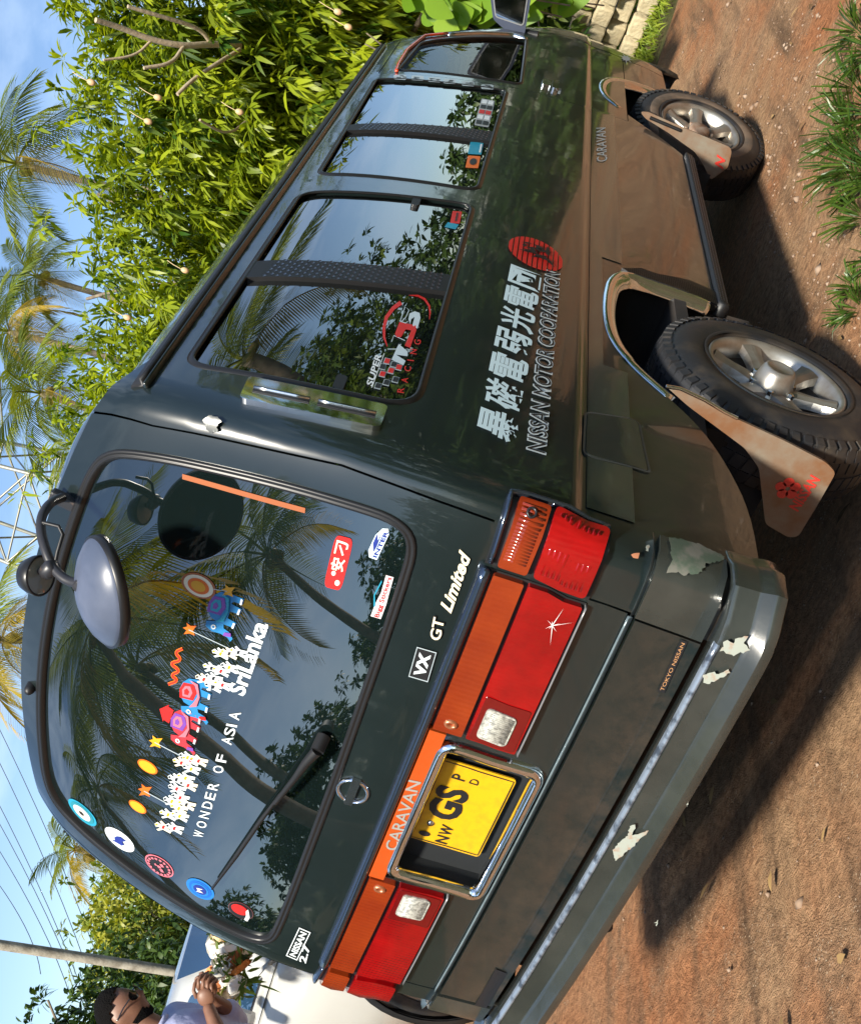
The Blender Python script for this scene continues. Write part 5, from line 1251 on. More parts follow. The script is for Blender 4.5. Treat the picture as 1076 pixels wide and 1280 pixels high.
# second, deeper mass so that the sky does not show low down
tree('broadleaf_tree','dark green broadleaf tree filling the gap behind the mango tree','tree',(-3.2,13.5,0),2,.2,[((-3.2,13.2,3.0),(3.2,1.5,2.3)),((-.6,13.2,3.2),(2.2,1.4,2.6)),((-6.2,13.2,2.8),(2.4,1.4,2.0))],2000,12,.26,.09,DARKL,5)
tree('leafy_shrub','low leafy shrub between the mango tree and the stone steps','shrub',(-1.2,9.0,0),.5,.05,[((-1.0,9.2,.75),(.75,.7,.65)),((-2.0,9.2,.8),(.9,.7,.7)),((-.5,10.9,1.0),(.6,.5,.5))],330,12,.13,.05,MIDL,6,tmu=.75)
# --- heart-leaved climber by the wing mirror ---
hv=empty('heart_leaf_climber',(.15,7.3,0)); tag(hv,'climber with large bright heart-shaped leaves beside the wing mirror','plant')
def heart(L):
    pts=[(0,0),(-.12,-.10),(-.34,-.06),(-.46,.18),(-.40,.48),(-.2,.8),(0,1.08),(.2,.8),(.40,.48),(.46,.18),(.34,-.06),(.12,-.10)]
    pts=roundpoly(pts,.14,2); n=len(pts); v=[(0,.02,.0),(0,.55,-.02)]+[(a,b,.10*abs(a)-.05*b*b) for a,b in pts]; f=[]
    for i in range(n):
        j=(i+1)%n; c=0 if (pts[i][1]+pts[j][1])/2<.3 else 1; f.append((c,2+j,2+i))
    for i in range(n):
        j=(i+1)%n; ci=0 if (pts[i-1][1]+pts[i][1])/2<.3 else 1; cj=0 if (pts[i][1]+pts[j][1])/2<.3 else 1
        if ci!=cj: f.append((ci,cj,2+i))
    return v,f
hm=[]
for k in range(3):
    v,f=heart(1); me=bpy.data.meshes.new('heart_leaf'); me.from_pydata(v,[],f); a=me.attributes.new('tint','FLOAT','POINT'); a.data.foreach_set('value',[.25+.3*k]*len(v)); me.materials.append(HEART); me.polygons.foreach_set('use_smooth',[True]*len(f)); hm.append(me)
rng=np.random.default_rng(9); mb=MB(); prev=None
for k in range(64):
    x=rng.uniform(470,700); y=rng.uniform(-45,33); d=rng.uniform(8.6,9.6)
    if x>600 and y>20: y-=25
    if k<14: x,y=[(590,12),(570,22),(548,24),(560,5),(610,8),(575,-8),(535,10),(600,-14),(548,-14),(625,-6),(520,-4),(640,4),(670,-2),(690,6)][k]; d=8.9+.02*k
    p=far(x,y,d); s=rng.uniform(.17,.25); o=link(bpy.data.objects.new('leaf',hm[k%3]),hv)
    tocam=(V(*CAM_C)-p).normalized(); nrm=(tocam*.75+V(-.3,-.2,.75)+V(*rng.normal(0,.28,3))).normalized()
    down=V(*rng.normal(0,.35,3))+V(0,0,-1)+V(.2,0,0); yv=(down-nrm*down.dot(nrm)).normalized(); xv=yv.cross(nrm)
    Mx=Matrix((xv,yv,nrm)).transposed().to_4x4()@Matrix.Scale(s,4); Mx.translation=p-V(*hv.location); o.matrix_local=Mx
    q=p+V(rng.normal(0,.05),.25,-.1-rng.uniform(0,.3)); mb.tube([p-V(*hv.location),(p+q)/2-V(*hv.location)+V(0,.05,.05),q-V(*hv.location)],.006,4,cap=False)
for k in range(4):
    a=V(rng.uniform(-1.1,-.5),rng.uniform(.0,.8),0); mb.tube([a,a+V(.1,.1,.8),a+V(rng.uniform(-.3,.3),.1,1.5),a+V(rng.uniform(-.4,.4),.0,2.4)],[.018,.014,.010,.006],5,cap=False)
mb.build('stem',BARK,hv)
# --- stone steps / low wall ---
wall=empty('stone_wall',(.0,10.6,GZ)); tag(wall,'low weathered wall of pale square stones behind the bright grass','wall')
STONE=mat('pale_stone',(.42,.35,.22),.9,noise=(9,(.55,.48,.32),.4,.7),bump=(25,.6,.02)); rng=np.random.default_rng(12)
me=None
bmesh_=MB(); bmesh_.box((0,0,0),(.24,.22,.17)); so=bevel_mesh(bmesh_.build('stone',STONE,wall),.018,2); sm=so.data; first=True
for r in range(4):
    for c in range(9):
        if c<r-1: continue
        o=so if first else link(bpy.data.objects.new('stone',sm),wall); first=False
        o.location=(-1.3+.262*c+.12*(r%2)+rng.normal(0,.012),.9-.16*c+rng.normal(0,.02),.10+.185*r); o.rotation_euler=(rng.normal(0,.03),rng.normal(0,.03),-.5+rng.normal(0,.06)); o.scale=(rng.uniform(.9,1.05),1,rng.uniform(.92,1.04))
# --- bright lawn beyond the bend ---
rng=np.random.default_rng(21); N=26000
def in_road(x,y):
    return False
bx=rng.uniform(-4.5,3.6,N); by=rng.uniform(8.2,14,N)
cx=np.array([c[0] for c in cl]); cy=np.array([c[1] for c in cl]); cw=np.array([c[2] for c in cl])
dist=np.min(np.hypot(bx[:,None]-cx[None,::3],by[:,None]-cy[None,::3])-cw[None,::3],1); k=dist>.02+.25*rng.random(N); bx,by=bx[k],by[k]
def grass_mesh(name,bx,by,h,w,mat_,rng,parent=None,z=GZ-.02,lean=.5):
    N=len(bx); base=np.stack([bx,by,np.full(N,z)],1); d=unit(np.stack([rng.normal(0,lean,N),rng.normal(0,lean,N),np.ones(N)],1)); nr=unit(rng.normal(0,1,(N,3)))
    return leaf_cloud(name,base,d,nr,h*rng.uniform(.5,1.2,N),w*rng.uniform(.7,1.2,N),np.clip(rng.normal(.5,.25,N),0,1),mat_,parent,droop=.35,fold=.0,shape=(.4,.75,1,.6))
o=grass_mesh('lawn_grass',bx,by,.16,.014,LAWNM,rng); tag(o,'bright yellow-green lawn beside the stone wall','grass',kind='stuff')
# --- verge grass tufts on the near side ---
rng=np.random.default_rng(31)
tl=['coarse dark green grass tuft sprouting at the road edge by the front wheel','broad grass tuft leaning over the verge between the wheels','small thin grass tuft on bare soil near the rear tyre']
spots=[(1068,40,1.0,0),(1066,110,1.1,0),(1060,165,1.3,1),(1064,205,1.25,1),(1070,240,1.0,1),(1074,270,.9,1),(1066,358,.62,2),(1070,385,.7,2),(1092,60,1.2,0),(1096,140,1.3,0),(1098,215,1.3,1),(1100,320,.8,2),(1050,395,.45,2)]
for i,(x,y,s,kd) in enumerate(spots):
    b=at(x,y,2,GZ); N=int(60*s); ang=rng.uniform(0,2*PI,N); r=rng.uniform(0,.05*s,N)
    root=empty('grass_tuft',(b[0],b[1],GZ)); tag(root,tl[kd],'grass',['verge tufts by the front wheel','verge tufts between the wheels','verge tufts near the rear tyre'][kd])
    base=np.stack([r*np.cos(ang),r*np.sin(ang),np.full(N,-.01)],1); d=np.stack([np.cos(ang)*rng.uniform(.2,.9,N),np.sin(ang)*rng.uniform(.2,.9,N),np.ones(N)*.9],1); d=unit(d)
    o=leaf_cloud('blades',base,d,unit(rng.normal(0,1,(N,3))),rng.uniform(.12,.27,N)*s,rng.uniform(.005,.009,N),np.clip(rng.normal(.5,.25,N),0,1),TUFTM,root,droop=.45,fold=0,shape=(.4,.75,1,.7)); o['kind']='stuff'
N=5000; bx=rng.uniform(1.75,6,N); by=rng.uniform(-6,5,N); k=(bx>1.6+.25*np.sin(by*2.1)+.18*np.sin(by*5))&~((np.abs(bx-2.06)<.7)&(np.abs(by+1.86)<.8)); bx=bx[k];by=by[k]
o=grass_mesh('verge_grass',bx,by,.18,.010,TUFTM,rng); tag(o,'short grass covering the near verge','grass',kind='stuff')
# pebbles and grit on the road
rng=np.random.default_rng(41); N=2600; bx=np.concatenate([rng.uniform(-3.5,1.5,N//2),rng.uniform(.6,1.6,N//2)]); by=np.concatenate([rng.uniform(-2.5,8,N//2),rng.uniform(-1,5,N//2)])
oct_=np.array([[1,0,0],[-1,0,0],[0,1,0],[0,-1,0],[0,0,1],[0,0,-1]],float); sz=np.exp(rng.normal(-5.3,.6,len(bx)))
Vv=oct_[None]*sz[:,None,None]*rng.uniform(.6,1.3,(len(bx),6,1))*np.array([1,1,.7]); a=rng.uniform(0,6.28,len(bx)); ca,sa=np.cos(a)[:,None],np.sin(a)[:,None]
X=Vv[...,0]*ca-Vv[...,1]*sa; Y=Vv[...,0]*sa+Vv[...,1]*ca; zz=np.array([GZ+hgt(x,y)*.7*min(2,abs(x)+1) for x,y in zip(bx,by)])
Vv=np.stack([X+bx[:,None],Y+by[:,None],Vv[...,2]+zz[:,None]+.001],-1).reshape(-1,3)
tri=np.array([0,2,4,2,1,4,1,3,4,3,0,4,2,0,5,1,2,5,3,1,5,0,3,5]); idx=((np.arange(len(bx))*6)[:,None]+tri).ravel()
o=np_mesh('road_grit',Vv,np.full(len(bx)*8,3),idx,mat('grit',(.22,.145,.095),.9,noise=(3,(.30,.22,.16),.4,.6))); tag(o,'scattered pebbles and grit on the dirt road','grit',kind='stuff')
rng=np.random.default_rng(43); N=150; bx=rng.uniform(-2.6,1.5,N); by=rng.uniform(-1,8.8,N); base=np.stack([bx,by,np.full(N,GZ+.016)],1); an=rng.uniform(0,6.28,N)
o=leaf_cloud('leaf_litter',base,np.stack([np.cos(an),np.sin(an),rng.normal(.0,.08,N)],1),np.tile([[0,0,1.0]],(N,1))+rng.normal(0,.2,(N,3)),rng.uniform(.03,.08,N),rng.uniform(.012,.024,N),rng.uniform(0,1,N),leaf_mat('dry_leaf',(.10,.055,.025),(.34,.22,.09),.1,.8),droop=.05); tag(o,'scattered dry leaves on the dirt road','leaves',kind='stuff')
# --- coconut palms ---
def frond_mesh(seed,L=3.0,n=44,dry=0.0,droop=.55):
    rng=np.random.default_rng(seed); vs=[];fs=[];tn=[]; ti=rng.uniform(.3,.7)
    def rach(t): return V(L*t*(1-.12*t*droop*2),0,L*(.42*t-droop*1.15*t*t))
    N=10
    for i in range(N):   # rachis
        p=rach(i/(N-1)); w=.035*(1-.85*i/(N-1)); b=len(vs); vs+=[p+V(0,-w,0),p+V(0,w,0),p+V(0,0,-w)]; tn+=[.9]*3
        if i: 
            a=b-3; fs+=[(a,b,b+1,a+1),(a+1,b+1,b+2,a+2),(a+2,b+2,b,a)]
    for i in range(n):
        t=.14+.86*(i+.5)/n; p=rach(t); ll=.72*math.sin(PI*min(1,.22+.78*(1-abs(t-.45)*1.25)))*(L/3.0)
        ll=(.30+.62*math.sin(PI*(t**.8)*.93))*(L/3.0)
        for sg in (-1,1):
            dx=.45+.35*t; d=V(dx,sg*(1.0-.25*t),-.30-.25*rng.random()).normalized(); l=ll*rng.uniform(.85,1.1); w=.022*(L/3)
            m=p+d*l*.55; e=p+d*l+V(0,0,-.32*l); ax=V(1,0,0)
            b=len(vs); vs+=[p-ax*w*.6,p+ax*w*.6,m+ax*w*.8+V(0,0,-.05*l),m-ax*w*.8+V(0,0,-.05*l),e]; q=min(1,max(0,ti+rng.normal(0,.15)+dry*t)); tn+=[q]*5
            fs+=[(b,b+1,b+2,b+3),(b+3,b+2,b+4)]
    me=bpy.data.meshes.new('frond'); me.from_pydata([tuple(v) for v in vs],[],fs); a=me.attributes.new('tint','FLOAT','POINT'); a.data.foreach_set('value',tn); me.materials.append(PALMY if dry>0 else PALMG); return me
FR=[frond_mesh(s) for s in range(4)]+[frond_mesh(10+s,dry=.3,droop=.8) for s in range(2)]
NUT=mat('coconut',(.20,.16,.04),.5,noise=(4,(.28,.20,.05),.4,.6))
def palm(base,top,label,seed,scale=1.0,nf=20,group='coconut palms',r=.14,bend=0.6,dry=.12):
    rng=np.random.default_rng(seed); b=V(*base); t=V(*top); root=empty('coconut_palm',base); tag(root,label,'palm tree',group)
    mid=(t-b)*.5+V(rng.normal(0,bend),rng.normal(0,bend),-.0); pts=[]
    for i in range(15):
        u=i/14; pts.append(mid*(2*u*(1-u))+(t-b)*u*u)
    mb=MB(); mb.tube(pts,[r*(1.5 if i==0 else 1.12-.4*i/14+.05*(i%2)) for i in range(15)],9); mb.build('trunk',PALMBARK,root)
    top_=t-b
    for k in range(nf):
        az=2*PI*k*.381966+rng.normal(0,.1); el=math.radians(72-125*(k/nf)**.9+rng.normal(0,6)); me=FR[int(rng.integers(0,4))] if k<nf*(1-dry) else FR[4+int(rng.integers(0,2))]
        o=link(bpy.data.objects.new('frond',me),root); o.location=top_; o.rotation_euler=(rng.normal(0,.25),-el*.75,az); s=scale*rng.uniform(.85,1.1); o.scale=(s,s,s)
    for k in range(5):
        a=rng.uniform(0,6.28); mb=MB(); mb.lathe([(-.15,0),(-.12,.07),(-.02,.11),(.08,.09),(.14,0)],Matrix.Translation(top_+V(.22*math.cos(a),.22*math.sin(a),-.25-.1*rng.random()))@Matrix.Rotation(PI/2,4,'Y'),8); mb.build('coconut',NUT,root)
    return root
def palm_px(x,y,d,label,seed,scale=1.0,base_dx=0,**kw):
    t=far(x,y,d); return palm((t.x+base_dx,t.y+1.0,0),tuple(t),label,seed,scale,**kw)
palm_px(22,205,38,'tall coconut palm with yellowing fronds rising over the mango tree',1,1.05)
palm_px(46,345,46,'coconut palm with dense dark green fronds beyond the mango tree',2,.80,nf=24,dry=.1)
palm_px(12,415,44,'coconut palm with brown drooping fronds beyond the mango tree',3,.95,dry=.35)
palm_px(52,492,40,'coconut palm with pale arching fronds just above the van roof',4,.95)
palm_px(100,560,34,'short coconut palm peeping over the rear corner of the van roof',5,.62,dry=.5)
palm_px(2,800,36,'coconut palm with sunlit yellow fronds past the round mirror',6,.95,dry=.45)
palm_px(95,1062,26,'young palm with yellow fronds above the broad bush by the power line',7,.42,dry=.6,r=.09)
# --- left side: trees, tall grass, pole ---
tree('flowering_tree','light green feathery tree with yellow patches below the power lines','tree',(-15.5,9.6,0),1.6,.14,[((-14.6,9.3,2.55),(1.5,1.5,1.15)),((-13.4,8.6,2.2),(1.2,1.2,1.0)),((-16.3,10.6,2.6),(1.3,1.3,1.1))],950,14,.15,.05,YELL,51,tmu=.42)
tree('dark_bush','dark green rounded tree at the end of the lane behind the pole','tree',(-12.6,5.7,0),1.2,.12,[((-12.9,5.9,2.1),(1.5,1.5,1.2)),((-13.5,7.2,1.9),(1.4,1.4,1.1)),((-12.6,5.2,3.0),(1.1,1.1,.8))],900,13,.14,.05,DARKL,52)
tree('dark_bush','dark shrub at the foot of the leaning pole','shrub',(-10.2,4.5,0),.7,.08,[((-10.3,4.7,1.1),(1.1,1.1,1.0)),((-10.9,5.9,1.3),(1.1,1.1,1.0))],520,13,.13,.05,DARKL,53)
for i,(x,y,d,sc) in enumerate(((205,1165,9.2,1.0),(190,1195,9.6,1.1),(180,1150,11,1.1),(215,1140,10,1.0),(195,1225,9.4,1.0),(170,1180,12,1.2),(240,1150,8.8,.8))):
    b=far(x,y,d); rng=np.random.default_rng(60+i); root=empty('tall_grass',(b.x,b.y,0)); tag(root,'clump of tall sword-like grass behind the white car','grass','tall grass clumps behind the white car')
    N=120; an=rng.uniform(0,6.28,N); r=rng.uniform(0,.35,N); base=np.stack([r*np.cos(an),r*np.sin(an),np.zeros(N)],1); dd=np.stack([np.cos(an)*rng.uniform(.05,.45,N),np.sin(an)*rng.uniform(.05,.45,N),np.ones(N)],1)
    o=leaf_cloud('blades',base,unit(dd),unit(rng.normal(0,1,(N,3))),rng.uniform(1.3,2.1,N)*sc,rng.uniform(.03,.05,N),np.clip(rng.normal(.6,.2,N),0,1),GRASSM,root,droop=.28,fold=.1,shape=(.4,.78,1,.75)); o['kind']='stuff'
pa=far(150,1204,14.0); pb=far(-60,1172,13.6)
mb=MB(); d=(pb-pa); mb.tube([pa-d*1.35-V(0,0,0),pa,pa+d*.5,pb,pb+d*.9],[.060,.056,.054,.052,.048],9); po=mb.build('wooden_pole',mat('pole_grey',(.42,.38,.31),.85,noise=(8,(.20,.17,.13),.4,.7),bump=(40,.4,.01))); tag(po,'weathered grey wooden pole leaning over the dark bushes','pole')
# power lines
WIRE=mat('wire',(.05,.06,.08),.6)
for (a,b) in (((0,947),(70,1095)),((0,989),(64,1125)),((0,1041),(62,1167)),((0,1061),(57,1169)),((0,1092),(47,1174)),((0,1132),(27,1177))):
    A=Vector((*a,0));B=Vector((*b,0)); D=B-A; p0=A-D*2.2; p1=B+D*.9; pts=[]
    for i in range(15):
        u=i/14; q=p0.lerp(p1,u); w=far(q.x,q.y,44-10*u); w.z-=.5*4*u*(1-u); pts.append(w)
    mb=MB(); mb.tube(pts,.012,5); tag(mb.build('power_line',WIRE),'thin overhead power line crossing the sky above the bushes','power line','overhead power lines')
# lattice pylon
pc=far(40,632,60); py=empty('transmission_tower',(pc.x,pc.y,0)); tag(py,'steel lattice transmission tower seen over the van roof','tower')
GALV=mat('galvanised_steel',(.30,.31,.29),.5,metal=.5,noise=(2,(.36,.33,.22),.4,.7))
ang=.35; Rz=Matrix.Rotation(ang,3,'Z')
def lv(z): return 3.6-2.4*z/30
corners=[(-1,-1),(1,-1),(1,1),(-1,1)]
def cp_(k,z): a=lv(z); c=corners[k%4]; return Rz@V(c[0]*a,c[1]*a,z)
for k in range(4):
    mb=MB(); mb.tube([cp_(k,0),cp_(k,30)],.10,5); mb.build('tower_leg',GALV,py)
zs_=[0,5,9.5,13.2,16.4,19.2,21.8,24.2,26.4,28.3,30]
for a,b in zip(zs_,zs_[1:]):
    for k in range(4):
        for p,q in ((cp_(k,a),cp_(k+1,b)),(cp_(k+1,a),cp_(k,b)),(cp_(k,b),cp_(k+1,b))):
            mb=MB(); mb.tube([p,q],.055,4); mb.build('tower_brace',GALV,py)
for z in (19.2,24.2,28.3):
    for sg in (-1,1):
        tip=Rz@V(sg*6,0,z+.3); mb=MB()
        for q in (cp_(0 if sg<0 else 1,z),cp_(3 if sg<0 else 2,z),cp_(0 if sg<0 else 1,z+2),cp_(3 if sg<0 else 2,z+2)): mb.tube([q,tip],.06,4)
        mb.build('tower_arm',GALV,py)
# --- the place behind and beside the camera (out of view, but mirrored in the van's windows and paint) ---
palm((-6.6,-5.2,0),(-5.6,-4.4,6.6),'coconut palm with leaning trunk across the lane behind the van',21,1.1,bend=.3)
palm((-9.5,-8.0,0),(-10.4,-8.6,8.2),'tall straight coconut palm across the lane behind the van',22,1.15,bend=.3)
palm((-7.4,-10.8,0),(-7.0,-11.0,7.0),'short coconut palm across the lane behind the van',23,1.1,bend=.3)
palm((-12.5,-4.6,0),(-12.2,-4.8,7.4),'coconut palm by the hedge across the lane behind the van',24,1.1,bend=.3)
hedge=[((-11,-9,1.6),(3.2,2,1.7)),((-7,-13,1.5),(3.4,2,1.7)),((-14,-4,1.8),(2.2,3.2,1.8)),((-2,-15,1.6),(3.2,2,1.7)),((4,-14,1.8),(3.4,2,1.8))]
for i,(c,r) in enumerate(hedge):
    tree('hedge_tree',['dense hedge tree across the lane under the palms','dense hedge tree at the bend behind the camera','dense hedge tree by the far left palm','dense hedge tree straight behind the van','dense hedge tree behind the near verge'][i],'tree',(c[0],c[1],0),1.0,.12,[(c,(r[0],r[1],r[2]*1.35))],1500,12,.24,.10,DARKL,70+i)
rt=[((7.2,7.0,2.2),(2.0,2.0,2.0)),((8.2,11.5,2.5),(2.3,2.3,2.3)),((9.8,17.5,3.0),(2.6,2.8,2.8)),((6.6,2.6,1.8),(1.7,1.8,1.7)),((13.5,25,3.6),(3.4,3.4,3.4)),((8.4,-2.4,2.0),(2,2.4,2))]
for i,(c,r) in enumerate(rt):
    tree('roadside_tree',['leafy roadside tree past the near verge by the front wheel','leafy roadside tree where the lane bends','leafy roadside tree along the far part of the lane','low roadside tree on the near verge','tall roadside tree at the far end of the lane','leafy roadside tree behind the near verge'][i],'tree',(c[0],c[1],0),1.2,.13,[(c,r),((c[0]+.6,c[1]-.8,c[2]+r[2]*.6),(r[0]*.6,r[1]*.6,r[2]*.6))],820,12,.20,.075,MIDL,80+i)
for i,(c,r) in enumerate([((2.9,11.4,1.0),(1.2,1.0,1.1)),((4.9,12.2,1.1),(1.3,1.1,1.3)),((7.0,13.2,1.2),(1.4,1.2,1.4)),((9.2,14.2,1.2),(1.4,1.2,1.4)),((3.4,4.0,.5),(.7,.8,.6))]):
    tree('roadside_bush',['round bush at the outside of the bend nearest the lawn','second bush from the lawn along the bend','third bush from the lawn along the bend','fourth bush from the lawn along the bend','small bush on the near verge'][i],'shrub',(c[0],c[1],0),.4,.05,[(c,r)],420,12,.15,.055,DARKL,120+i)
palm((8.8,10.8,0),(6.6,13.2,6.4),'leaning coconut palm over the near verge past the van',91,1.0,bend=.5)
palm((12.0,20,0),(12.6,21,9.2),'tall coconut palm past the bend of the lane',92,1.1,bend=.4)
# distant belt of trees so the land has an edge
rng=np.random.default_rng(99); pts=[];outs=[]
for k in range(90):
    a=2*PI*k/90+rng.normal(0,.02); R=rng.uniform(75,110); c=np.array([R*math.sin(a),R*math.cos(a),rng.uniform(1.5,3.0)]); r=rng.uniform(3.5,6,3)*np.array([1,1,.7])
    P_,O_=blob_points(rng,[(c,r)],90,(.7,1)); pts.append(P_); outs.append(O_)
P_=np.concatenate(pts);O_=np.concatenate(outs)
o=leaf_cloud('far_woodland',*rosettes(rng,P_,O_,6,.9,.35,tmu=.4),MIDL); tag(o,'distant belt of trees along the horizon','trees',kind='stuff')
# ================= the white car with flowers =================
car=empty('decorated_car',(-6.1,2.42,GZ)); tag(car,'white car with a rose garland on its bonnet, parked beyond the van','car')
CARW=mat('car_white',(.42,.42,.40),.25,coat=1.0,coat_rough=.03,noise=(2,(.39,.385,.36),.4,.7))
CARG=glass_mat('car_glass',(.02,.05,.10),.8)
def loft(name,stations,mat_,parent):
    """stations: list of (l,[(w,z)...]) half sections from bottom to top"""
    mb=MB(); k=len(stations[0][1]); P=[]
    for l,pr in stations: P+=[V(l,-w,z) for w,z in pr]+[V(l,w,z) for w,z in reversed(pr)]
    n=2*k; F=[]
    for i in range(len(stations)-1):
        for j in range(n-1): F.append((i*n+j,(i+1)*n+j,(i+1)*n+j+1,i*n+j+1))
    F+= [tuple(range(n)),tuple(reversed([(len(stations)-1)*n+j for j in range(n)]))]
    mb.add(P,F,True); o=mb.build(name,mat_,parent)
    bm=bmesh.new(); bm.from_mesh(o.data); bmesh.ops.recalc_face_normals(bm,faces=bm.faces); bm.to_mesh(o.data); bm.free(); return o
def sec(wb,wm,wt,z0,zm,zt): return [(wb*.9,z0),(wb,z0+.06),(wm,zm*.6+z0*.4),(wm,zm),(wt+.02,zt-.06),(wt*.94,zt-.012),(wt*.6,zt+.012),(0.001,zt+.02)]
cb=loft('car_body',[(0.02,sec(.60,.66,.60,.38,.62,.90)),(.12,sec(.70,.78,.70,.30,.66,1.0)),(.6,sec(.76,.83,.78,.24,.70,1.03)),(1.6,sec(.77,.84,.80,.22,.70,1.02)),(2.6,sec(.77,.84,.80,.22,.70,1.04)),(2.95,sec(.77,.84,.79,.22,.70,1.06)),(3.4,sec(.76,.83,.76,.22,.68,1.00)),(3.8,sec(.72,.80,.70,.24,.62,.91)),(4.02,sec(.64,.72,.60,.28,.56,.80)),(4.13,sec(.52,.58,.48,.34,.50,.66))],CARW,car)
def gsec(w,zb,wt,zt): return [(w,zb),(w-.01,zb+.02),((w+wt)/2+.02,(zb+zt)/2),(wt+.02,zt-.08),(wt-.02,zt-.03),(wt*.75,zt),(wt*.4,zt+.015),(.001,zt+.02)]
loft('car_roof',[(.10,gsec(.76,.96,.74,1.00)),(.45,gsec(.77,.98,.66,1.36)),(.75,gsec(.78,1.0,.62,1.47)),(1.4,gsec(.78,1.0,.62,1.525)),(1.95,gsec(.78,1.0,.62,1.515)),(2.12,gsec(.78,1.0,.63,1.485)),(2.55,gsec(.78,1.02,.70,1.24)),(2.98,gsec(.78,1.03,.77,1.065))],CARW,car)
def quad(name,pts,mat_,parent,th=.004):
    P=[V(*p) for p in pts]; n=(P[1]-P[0]).cross(P[2]-P[0]).normalized(); k=len(P)
    return mesh_obj(name,P+[p-n*.02 for p in P],[tuple(range(k)),tuple(reversed(range(k,2*k)))]+[(i,k+i,k+(i+1)%k,(i+1)%k) for i in range(k)],mat_,parent)
# windscreen follows the slope between roof and scuttle
ws_=[(2.16,-.57,1.482),(2.57,-.645,1.262),(2.93,-.70,1.098),(2.96,0,1.113),(2.93,.70,1.098),(2.57,.645,1.262),(2.16,.57,1.482),(2.15,0,1.508)]
P=[V(*p)+V(.012,0,.016) for p in ws_]; c=V(2.57,0,1.285)+V(.014,0,.018)
mesh_obj('windscreen',P+[c],[(8,i,(i+1)%8) for i in range(8)],CARG,car,smooth=True)
sg_=1
for sg in (-1,1):
    w=lambda l,z:sg*((.78-.155*(z-1.02)/.48)+.022)
    quad('side_window',[(l,w(l,z),z) for l,z in ([(1.55,1.06),(2.72,1.08),(2.22,1.40),(1.55,1.44)] if sg<0 else [(1.55,1.44),(2.22,1.40),(2.72,1.08),(1.55,1.06)])],CARG,car)
    quad('side_window',[(l,w(l,z),z) for l,z in ([(.55,1.06),(1.47,1.06),(1.47,1.44),(.75,1.38)] if sg<0 else [(.75,1.38),(1.47,1.44),(1.47,1.06),(.55,1.06)])],CARG,car)
    mb=MB(); mb.box((2.55,sg*.96,1.10),(.10,.17,.12)); bevel_mesh(mb.build('wing_mirror',CARW,car),.03,2)
    mb=MB(); mb.lathe([(0,.0),(.02,.08),(.0,.13)],Matrix.Translation((3.98,sg*.52,.68)),16); mb.build('headlight',CHROME,car)
    for l in (.78,3.20):
        wr=bpy.data.objects.new('wheel',None); link(wr,car); wr.location=(l,sg*.78,.31); wr.rotation_euler=(0,0,0)
        A=Matrix.Rotation(sg*PI/2,4,'Z')
        mb=MB(); mb.lathe([(-.16,.20),(-.16,.29),(-.12,.31),(.04,.31),(.07,.29),(.075,.24),(.06,.20)],A,32); mb.build('tyre',TYRE,wr)
        mb=MB(); mb.lathe([(.055,.205),(.045,.18),(.03,.10),(.045,.05),(.05,0)],A,28); mb.build('rim',ALLOY,wr)
        mb=MB(); mb.lathe([(.060,.335),(.064,.375),(.072,.375),(.070,.335)],A,32); mb.lathe([(.066,.375),(.0,.375)],A,32); mb.build('wheel_arch',BLACK,wr)
mb=MB(); mb.box((4.10,0,.52),(.04,.8,.10)); mb.build('grille',BLACK,car)
# roses and leaves on the bonnet
gar=empty('flower_garland',(-2.95,2.2,GZ+1.06)); tag(gar,'garland of cream and orange roses with leaves on the white car bonnet','flowers')
RS=[mat('rose_white',(.80,.76,.68),.6),mat('rose_orange',(.62,.22,.05),.6),mat('rose_cream',(.70,.52,.30),.6),mat('rose_brown',(.40,.14,.05),.6)]
def rose_mesh(m_):
    mb=MB(); rng=random.Random(3)
    for ring,(n,r,h) in enumerate(((3,.012,.030),(5,.024,.024),(6,.036,.012))):
        for k in range(n):
            a=2*PI*(k+.5*ring)/n; c,s=math.cos(a),math.sin(a); t=V(-s,c,0); o=V(c,s,0); w=r*1.5
            b0=o*.006; m1=o*r+V(0,0,h*.3); tp=o*(r*1.15)+V(0,0,h+.012)
            mb.add([b0-t*.004,b0+t*.004,m1+t*w*.6,m1-t*w*.6,tp+t*w*.45,tp-t*w*.45,tp+o*.008+V(0,0,-.002)],[(0,1,2,3),(3,2,4,5),(5,4,6)],True)
    me=bpy.data.meshes.new('rose'); me.from_pydata(mb.v,[],mb.f); me.materials.append(m_); me.polygons.foreach_set('use_smooth',[True]*len(mb.f)); return me
RM=[rose_mesh(m_) for m_ in RS]; rng=np.random.default_rng(15)
GP=[(275,1158),(283,1170),(277,1181),(292,1178),(288,1192),(300,1196),(283,1203),(293,1213),(279,1217),(303,1214),(290,1228),(281,1234),(300,1236),(292,1246),(305,1180),(268,1222),(310,1168),(296,1160)]
lp=[]
for i,(x,y) in enumerate(GP):
    p=far(x,y,6.1+.03*(i%4)); o=link(bpy.data.objects.new('rose',RM[(0,2,0,1,0,3)[i%6]]),gar); o.location=p-V(*gar.location); o.rotation_euler=(rng.normal(0.5,.4),rng.normal(.3,.3),rng.uniform(0,6)); s=rng.uniform(1.1,1.5); o.scale=(s,s,s); lp.append(p-V(*gar.location))
B=np.repeat(np.array([tuple(p) for p in lp]),14,0)+rng.normal(0,.035,(len(lp)*14,3)); D=unit(rng.normal(0,1,B.shape)); N=len(B)
o=leaf_cloud('garland_leaves',B,D,unit(rng.normal(0,1,B.shape)),rng.uniform(.05,.11,N),rng.uniform(.018,.03,N),rng.uniform(.2,1,N),MIDL,gar); o['kind']='stuff'
